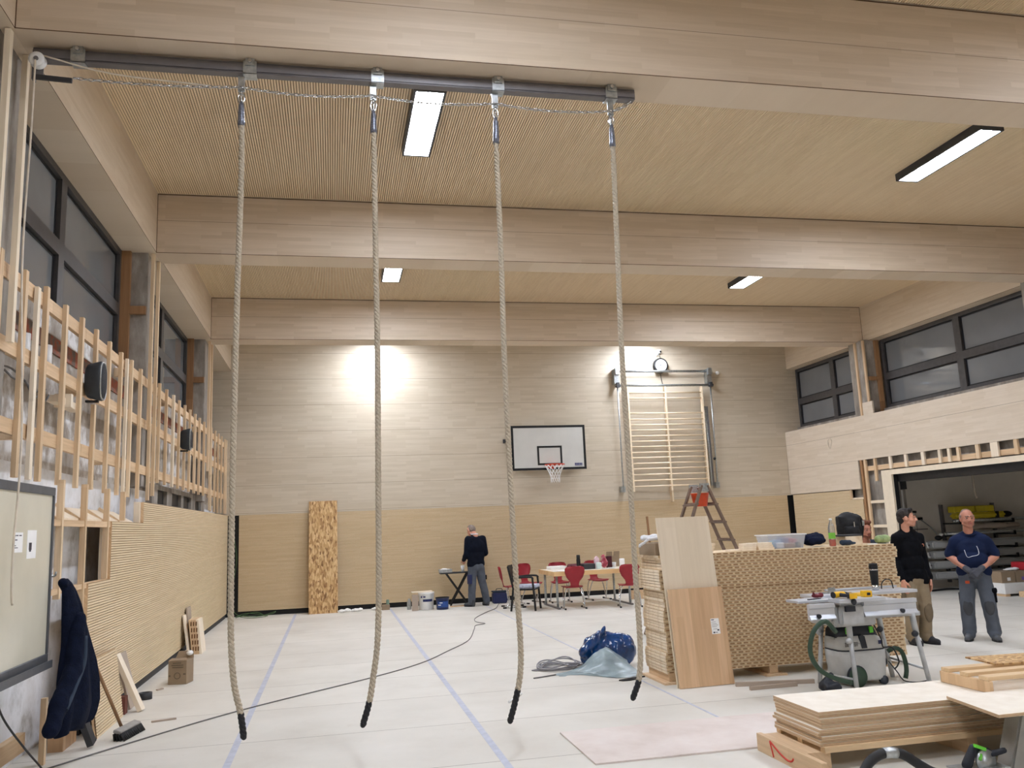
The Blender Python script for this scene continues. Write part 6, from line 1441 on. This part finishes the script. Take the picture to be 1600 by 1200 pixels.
# ---- man in the navy t-shirt, gloved hands folded in front
t = thing('person', 'person in a navy t-shirt with grey gloves folded in front, before the storage opening', 'person', (8.11, 9.70, 0), R_(-38))
hc = V((0, -.005, 1.535))
bm_, feats = head(t, hc, R_(14), R_(-2), M['hair_short'], 'receding', M['skin2'], 1.02)
chain(bm_, [V((0, .045, 1.36)), V((0, .035, 1.20)), V((0, .02, 1.02)), V((0, .01, .86))], [.062, .10, .11, .10]); bm_.cap((-.14, .03, 1.26), (.14, .03, 1.26), .05, .05)
ar = {-1: [V((-.18, .02, 1.26)), V((-.265, .03, 1.06)), V((-.06, -.165, .88))], 1: [V((.18, .02, 1.26)), V((.265, .03, 1.05)), V((.055, -.165, .885))]}
for q in (-1, 1):
    chain(bm_, ar[q], [.058, .047, .034]); bm_.cap(ar[q][1].lerp(ar[q][2], .1), ar[q][1].lerp(ar[q][2], .4), .046, .047)
lg = {-1: [V((-.095, .01, .84)), V((-.125, -.02, .46)), V((-.14, .03, .09))], 1: [V((.095, .01, .84)), V((.125, -.02, .46)), V((.15, .03, .09))]}
for q in (-1, 1): chain(bm_, lg[q], [.085, .06, .042])
part('body', baked(bm_, .0085, 3), M['skin2'], t); feats()
te = MB()
chain(te, [V((0, .05, 1.285)), V((0, .03, 1.20))], [.10, .150])
te.cap((-.14, .03, 1.255), (.14, .03, 1.255), .085, .085).cap((-.05, .04, 1.335), (-.17, .03, 1.265), .055, .06).cap((.05, .04, 1.335), (.17, .03, 1.265), .055, .06).ell((0, .02, 1.14), (.205, .145, .16)).ell((0, -.01, 1.0), (.20, .165, .15)).ell((0, -.005, .93), (.19, .150, .10)).cap((-.10, .01, .87), (.10, .01, .87), .11, .11)
for q in (-1, 1): chain(te, [V((q * .175, .02, 1.25)), V((q * .248, .03, 1.09))], [.074, .072])
part('t_shirt', baked(te, .011, 4, .008, 8, .7, 1), M['navytee'], t)
part('neckline', MB().tube([(.082 * math.cos(a), .025 + .076 * math.sin(a), 1.352 + .03 * math.sin(a)) for a in [k * math.pi / 10 for k in range(20)]], .009, 6, closed=True), M['navytee'], t)
gl = part('reading_glasses', MB().tube(spline([(-.085, -.150, 1.145), (-.06, -.162, 1.055), (.0, -.168, 1.065), (.07, -.160, 1.085), (.072, -.152, 1.15), (.06, -.148, 1.19)], .015), .0035, 6), M['seam'], t, label='thin pale cord and glasses on the chest')
tr_ = MB()
tr_.ell((0, .01, .83), (.178, .135, .11))
for q in (-1, 1):
    chain(tr_, [V((q * .088, .01, .80)), V((q * .122, -.015, .47)), V((q * .138, .02, .13))], [.105, .088, .082]); tr_.cap((q * .14, .015, .10), (q * .14, .0, .085), .088, .075)
part('trousers', baked(tr_, .011, 4, .010, 8, .7, 2), M['greytr'], t)
for q in (-1, 1):
    kp = MB().ell((q * .123, -.075, .43), (.062, .034, .12)); part('knee_patch', baked(kp, .01, 3), M['greytrdark'], t)
part('thigh_pocket', baked(MB().cbox((.195, -.01, .56), (.05, .10, .17)).cbox((.20, -.02, .63), (.06, .12, .05)), .009, 3), M['fleece'], t, label='black thigh pocket')
part('thigh_pocket', baked(MB().cbox((-.195, .02, .52), (.035, .10, .16)), .009, 3), M['greytrdark'], t)
part('pocket_tag', MB().cbox((-.095, -.105, .735), (.05, .012, .035)), plain('orange_tag', C(200, 84, 44), .7), t, label='small orange tag')
part('pocket_emblem', MB().ell((.222, -.045, .55), (.010, .010, .012)), M['seam'], t)
gv = MB()
hand_prims(gv, ar[-1][2] + V((-.005, .004, .008)), (.75, -.25, -.55), (.3, .9, -.1), 1.12, .55, 1)
hand_prims(gv, ar[1][2] + V((.012, -.018, .010)), (-.72, -.22, -.58), (-.2, .9, -.2), 1.15, .6, -1)
for q in (-1, 1): gv.cap(ar[q][1].lerp(ar[q][2], .82), ar[q][2], .041, .039)
part('gloves', baked(gv, .006, 2), M['glove'], t)
part('watch_strap', MB().tube([ar[-1][1].lerp(ar[-1][2], .78) + V((.035 * math.cos(a) * .7, .035 * math.cos(a) * -.7, .038 * math.sin(a))) for a in [k * math.pi / 8 for k in range(16)]], .005, 6, closed=True), M['seam'], t)
sm_, sl_ = MB(), MB()
for q in (-1, 1):
    h_, o_ = V((q * .135, .045, 0)), V((q * .175, -.14, 0)); s1, s2 = MB(), MB(); shoe(s1, h_, o_); sole(s2, h_, o_)
    so = part('shoe', baked(s1, .008, 3), M['boot2'], t); part('sole', s2, M['sole'], so)

# ---- man in the black fleece, seen half from the side
t = thing('person', 'person in a black fleece and khaki trousers, standing beside the tall stack', 'person', (7.29, 9.80, 0), R_(-37 + 38))
hc = V((0, -.01, 1.575))
bm_, feats = head(t, hc, R_(50), R_(-3), M['hair_dark'], 'short', M['skin'], 1.0)
chain(bm_, [V((0, .035, 1.40)), V((0, .03, 1.22)), V((0, .02, 1.02)), V((0, .01, .86))], [.06, .09, .09, .09]); bm_.cap((-.12, .03, 1.32), (.12, .03, 1.32), .045, .045)
ar = {-1: [V((-.165, .03, 1.32)), V((-.215, .06, 1.05)), V((-.205, -.055, .80))], 1: [V((.165, .03, 1.32)), V((.215, .07, 1.05)), V((.205, -.03, .80))]}
for q in (-1, 1): chain(bm_, ar[q], [.052, .042, .031])
lg = {-1: [V((-.09, .01, .84)), V((-.10, -.02, .46)), V((-.10, .03, .09))], 1: [V((.09, .01, .84)), V((.10, -.02, .46)), V((.10, .03, .09))]}
for q in (-1, 1): chain(bm_, lg[q], [.085, .06, .042])
for q in (-1, 1): hand_prims(bm_, ar[q][2], (0, -.12, -1), (-q, .2, 0), 1.08, .35, -q)
part('body', baked(bm_, .0075, 2), M['skin'], t); feats()
fl_ = MB()
chain(fl_, [V((0, .022, 1.465)), V((0, .03, 1.40)), V((0, .03, 1.30))], [.072, .086, .125])
fl_.cap((-.11, .035, 1.325), (.11, .035, 1.325), .085, .085).cap((0, .03, 1.40), (-.16, .035, 1.325), .07, .06).cap((0, .03, 1.40), (.16, .035, 1.325), .07, .06).ell((0, .03, 1.18), (.185, .135, .20)).ell((0, .02, 1.0), (.178, .138, .17)).ell((0, .01, .86), (.182, .142, .13)).cap((-.09, .01, .80), (.09, .01, .80), .115, .115)
for q in (-1, 1): chain(fl_, ar[q][:2] + [ar[q][1].lerp(ar[q][2], .92)], [.072, .064, .048])
part('fleece_jacket', baked(fl_, .011, 4, .012, 7, .6, 3), M['fleece'], t)
part('chest_emblem', MB().tube([(.105 + .020 * math.cos(a), -.112 + .010 * math.cos(a), 1.225 + .020 * math.sin(a)) for a in [(-.6 + k * .25) for k in range(12)]], .005, 6), plain('emblem_thread', C(214, 140, 110), .7), t, label='small pale ring emblem')
tr_ = MB()
tr_.ell((0, .01, .80), (.17, .135, .11))
for q in (-1, 1):
    chain(tr_, [V((q * .083, .01, .78)), V((q * .098, -.015, .47)), V((q * .10, .02, .13))], [.108, .090, .080]); tr_.cap((q * .10, .015, .11), (q * .10, .0, .09), .086, .072)
part('trousers', baked(tr_, .011, 4, .011, 8, .7, 4), M['khaki'], t)
for q in (-1, 1): part('knee_patch', baked(MB().ell((q * .10, -.078, .40), (.065, .034, .14)), .01, 3), M['khakidark'], t)
part('thigh_pocket', baked(MB().cbox((-.178, .01, .56), (.04, .12, .2)), .009, 3), M['khakidark'], t)
for q in (-1, 1):
    h_, o_ = V((q * .10, .05, 0)), V((q * .125, -.15, 0)); s1, s2 = MB(), MB(); shoe(s1, h_, o_); sole(s2, h_, o_)
    so = part('shoe', baked(s1, .008, 3), M['boot'], t); part('sole', s2, M['sole'], so)
    part('shoe_stripe', MB().tube([V((q * .115 + .044, -.05, .07)), V((q * .12 + .046, -.09, .05))], .004, 5).tube([V((q * .115 + .044, -.02, .07)), V((q * .12 + .046, -.06, .05))], .004, 5), M['seam'], so)

# ---- man at the back wall, seen from behind, looking down
t = thing('person', 'grey haired person in a dark jacket seen from behind at the folding stand', 'person', (3.05, 18.58, 0), R_(180 + 22))
hc = V((.03, -.10, 1.60))
bm_, feats = head(t, hc, R_(10), R_(38), M['hair_grey'], 'receding', M['skin'], 1.05)
chain(bm_, [V((.01, .0, 1.45)), V((0, .03, 1.25)), V((0, .03, 1.05)), V((0, .0, .9))], [.06, .09, .09, .09]); bm_.cap((-.14, .03, 1.42), (.14, .03, 1.42), .05, .05)
ar = {-1: [V((-.18, .02, 1.42)), V((-.24, .02, 1.12)), V((-.16, -.22, 1.0))], 1: [V((.18, .02, 1.42)), V((.24, .02, 1.12)), V((.16, -.24, .98))]}
for q in (-1, 1): chain(bm_, ar[q], [.055, .044, .032])
lg = {-1: [V((-.09, .0, .86)), V((-.15, .02, .47)), V((-.21, .07, .09))], 1: [V((.09, .0, .86)), V((.10, -.01, .47)), V((.12, -.02, .09))]}
for q in (-1, 1): chain(bm_, lg[q], [.088, .062, .044])
for q in (-1, 1): hand_prims(bm_, ar[q][2], (-q * .5, -.8, -.3), (0, .2, -1), 1.1, .45, q)
part('body', baked(bm_, .009, 2), M['skin'], t); feats()
jk_ = MB()
chain(jk_, [V((.01, .0, 1.50)), V((0, .02, 1.42))], [.075, .10])
jk_.cap((-.13, .03, 1.41), (.13, .03, 1.41), .085, .085).ell((0, .035, 1.26), (.215, .15, .20)).ell((0, .02, 1.06), (.20, .15, .19)).ell((0, .01, .95), (.20, .155, .12)).cap((-.09, .01, .90), (.09, .01, .90), .12, .12)
for q in (-1, 1): chain(jk_, ar[q][:2] + [ar[q][1].lerp(ar[q][2], .9)], [.084, .070, .052])
part('jacket', baked(jk_, .013, 4, .012, 7, .6, 5), plain('dark_navy_jacket', C(18, 22, 34), .9, var=.15, vs=12, spec=.15), t)
part('collar', MB().tube([(.01 + .072 * math.cos(a), .0 + .072 * math.sin(a), 1.535) for a in [k * math.pi / 10 for k in range(20)]], .014, 6, closed=True), M['seam'], t, label='pale shirt collar')
tr_ = MB()
tr_.ell((0, .02, .84), (.175, .145, .12))
chain(tr_, [V((-.085, .01, .82)), V((-.15, .02, .48)), V((-.205, .07, .10))], [.11, .088, .076]); chain(tr_, [V((.085, .0, .82)), V((.10, -.01, .48)), V((.12, -.02, .10))], [.11, .088, .076])
part('trousers', baked(tr_, .012, 4, .010, 8, .7, 6), M['greytr'], t)
part('thigh_pocket', baked(MB().cbox((.185, .03, .58), (.05, .13, .2)), .01, 3), M['navyplastic'], t, label='blue thigh pocket'); part('thigh_pocket', baked(MB().cbox((-.215, .03, .60), (.04, .09, .10)), .01, 3), M['fleece'], t)
for h_, o_ in ((V((.11, .03, 0)), V((.20, -.15, 0))), (V((-.21, .10, 0)), V((-.22, -.08, 0)))):
    s1, s2 = MB(), MB(); shoe(s1, h_, o_); sole(s2, h_, o_); so = part('shoe', baked(s1, .009, 3), M['boot2'], t); part('sole', s2, M['sole'], so)

# ---- man behind the stack, only his face shows beside the backpack
t = thing('person', 'person with red brown hair and beard peering out behind the backpack on the tall stack', 'person', (7.22, 10.62, 0), R_(-34))
hc = V((.0, -.22, 1.435))
bm_, feats = head(t, hc, R_(34), R_(4), M['beard'], 'short', M['skin2'], 1.0, M['beard'])
chain(bm_, [V((0, -.14, 1.27)), V((0, -.04, 1.12)), V((0, .05, .95)), V((0, .10, .82))], [.06, .09, .09, .09]); bm_.cap((-.14, -.09, 1.22), (.14, -.09, 1.22), .05, .05)
ar = {-1: [V((-.18, -.10, 1.22)), V((-.24, -.12, .95)), V((-.2, -.30, .80))], 1: [V((.18, -.10, 1.22)), V((.24, -.12, .95)), V((.2, -.30, .80))]}
for q in (-1, 1): chain(bm_, ar[q], [.055, .045, .033]); hand_prims(bm_, ar[q][2], (0, -.5, -.8), (-q, 0, 0), 1.0, .5, -q)
for q in (-1, 1): chain(bm_, [V((q * .09, .08, .78)), V((q * .11, -.06, .44)), V((q * .12, .04, .08))], [.085, .06, .044])
part('body', baked(bm_, .008, 2), M['skin2'], t); feats()
sh = MB().cap((-.13, -.09, 1.22), (.13, -.09, 1.22), .085, .085).ell((0, -.05, 1.08), (.20, .15, .19)).ell((0, .03, .93), (.19, .15, .16)).cap((-.08, .08, .82), (.08, .08, .82), .12, .12)
for q in (-1, 1): chain(sh, ar[q][:2] + [ar[q][1].lerp(ar[q][2], .8)], [.078, .066, .05])
part('work_shirt', baked(sh, .013, 4, .010, 7, .6, 8), M['bluegreycloth'], t)
tr_ = MB().ell((0, .09, .78), (.17, .14, .11))
for q in (-1, 1): chain(tr_, [V((q * .085, .08, .76)), V((q * .11, -.05, .45)), V((q * .12, .04, .10))], [.105, .086, .076])
part('trousers', baked(tr_, .013, 4, .010, 8, .7, 9), M['greytrdark'], t)
for q in (-1, 1):
    h_, o_ = V((q * .12, .06, 0)), V((q * .14, -.13, 0)); s1, s2 = MB(), MB(); shoe(s1, h_, o_); sole(s2, h_, o_); so = part('shoe', baked(s1, .009, 3), M['boot'], t); part('sole', s2, M['sole'], so)
# ================================================================== camera
def build_camera():
    yaw, pit, rol = R_(12.2335), R_(9.4836), R_(-2.38956)
    f = Vector((math.sin(yaw) * math.cos(pit), math.cos(yaw) * math.cos(pit), math.sin(pit)))
    r0 = Vector((math.cos(yaw), -math.sin(yaw), 0)); u0 = r0.cross(f)
    r = r0 * math.cos(rol) + u0 * math.sin(rol); u = -r0 * math.sin(rol) + u0 * math.cos(rol)
    cam = bpy.data.cameras.new('camera'); o = bpy.data.objects.new('camera', cam); COL.objects.link(o)
    cam.sensor_width = 36; cam.sensor_fit = 'HORIZONTAL'; cam.lens = 36 * 1317.565 / 1600
    cam.clip_start = .05; cam.clip_end = 200
    o.matrix_world = Matrix(((r.x, u.x, -f.x, 0), (r.y, u.y, -f.y, 0), (r.z, u.z, -f.z, 1.70), (0, 0, 0, 1)))
    SC.camera = o
build_camera()
SC.view_settings.view_transform = 'Standard'; SC.view_settings.look = 'None'
SC.view_settings.gamma = 1.0; SC.view_settings.use_curve_mapping = False
SC.view_settings.exposure = 0.0
SC.cycles.use_denoising = True
SC.cycles.max_bounces = 8; SC.cycles.diffuse_bounces = 5
SC.cycles.sample_clamp_indirect = 6.0
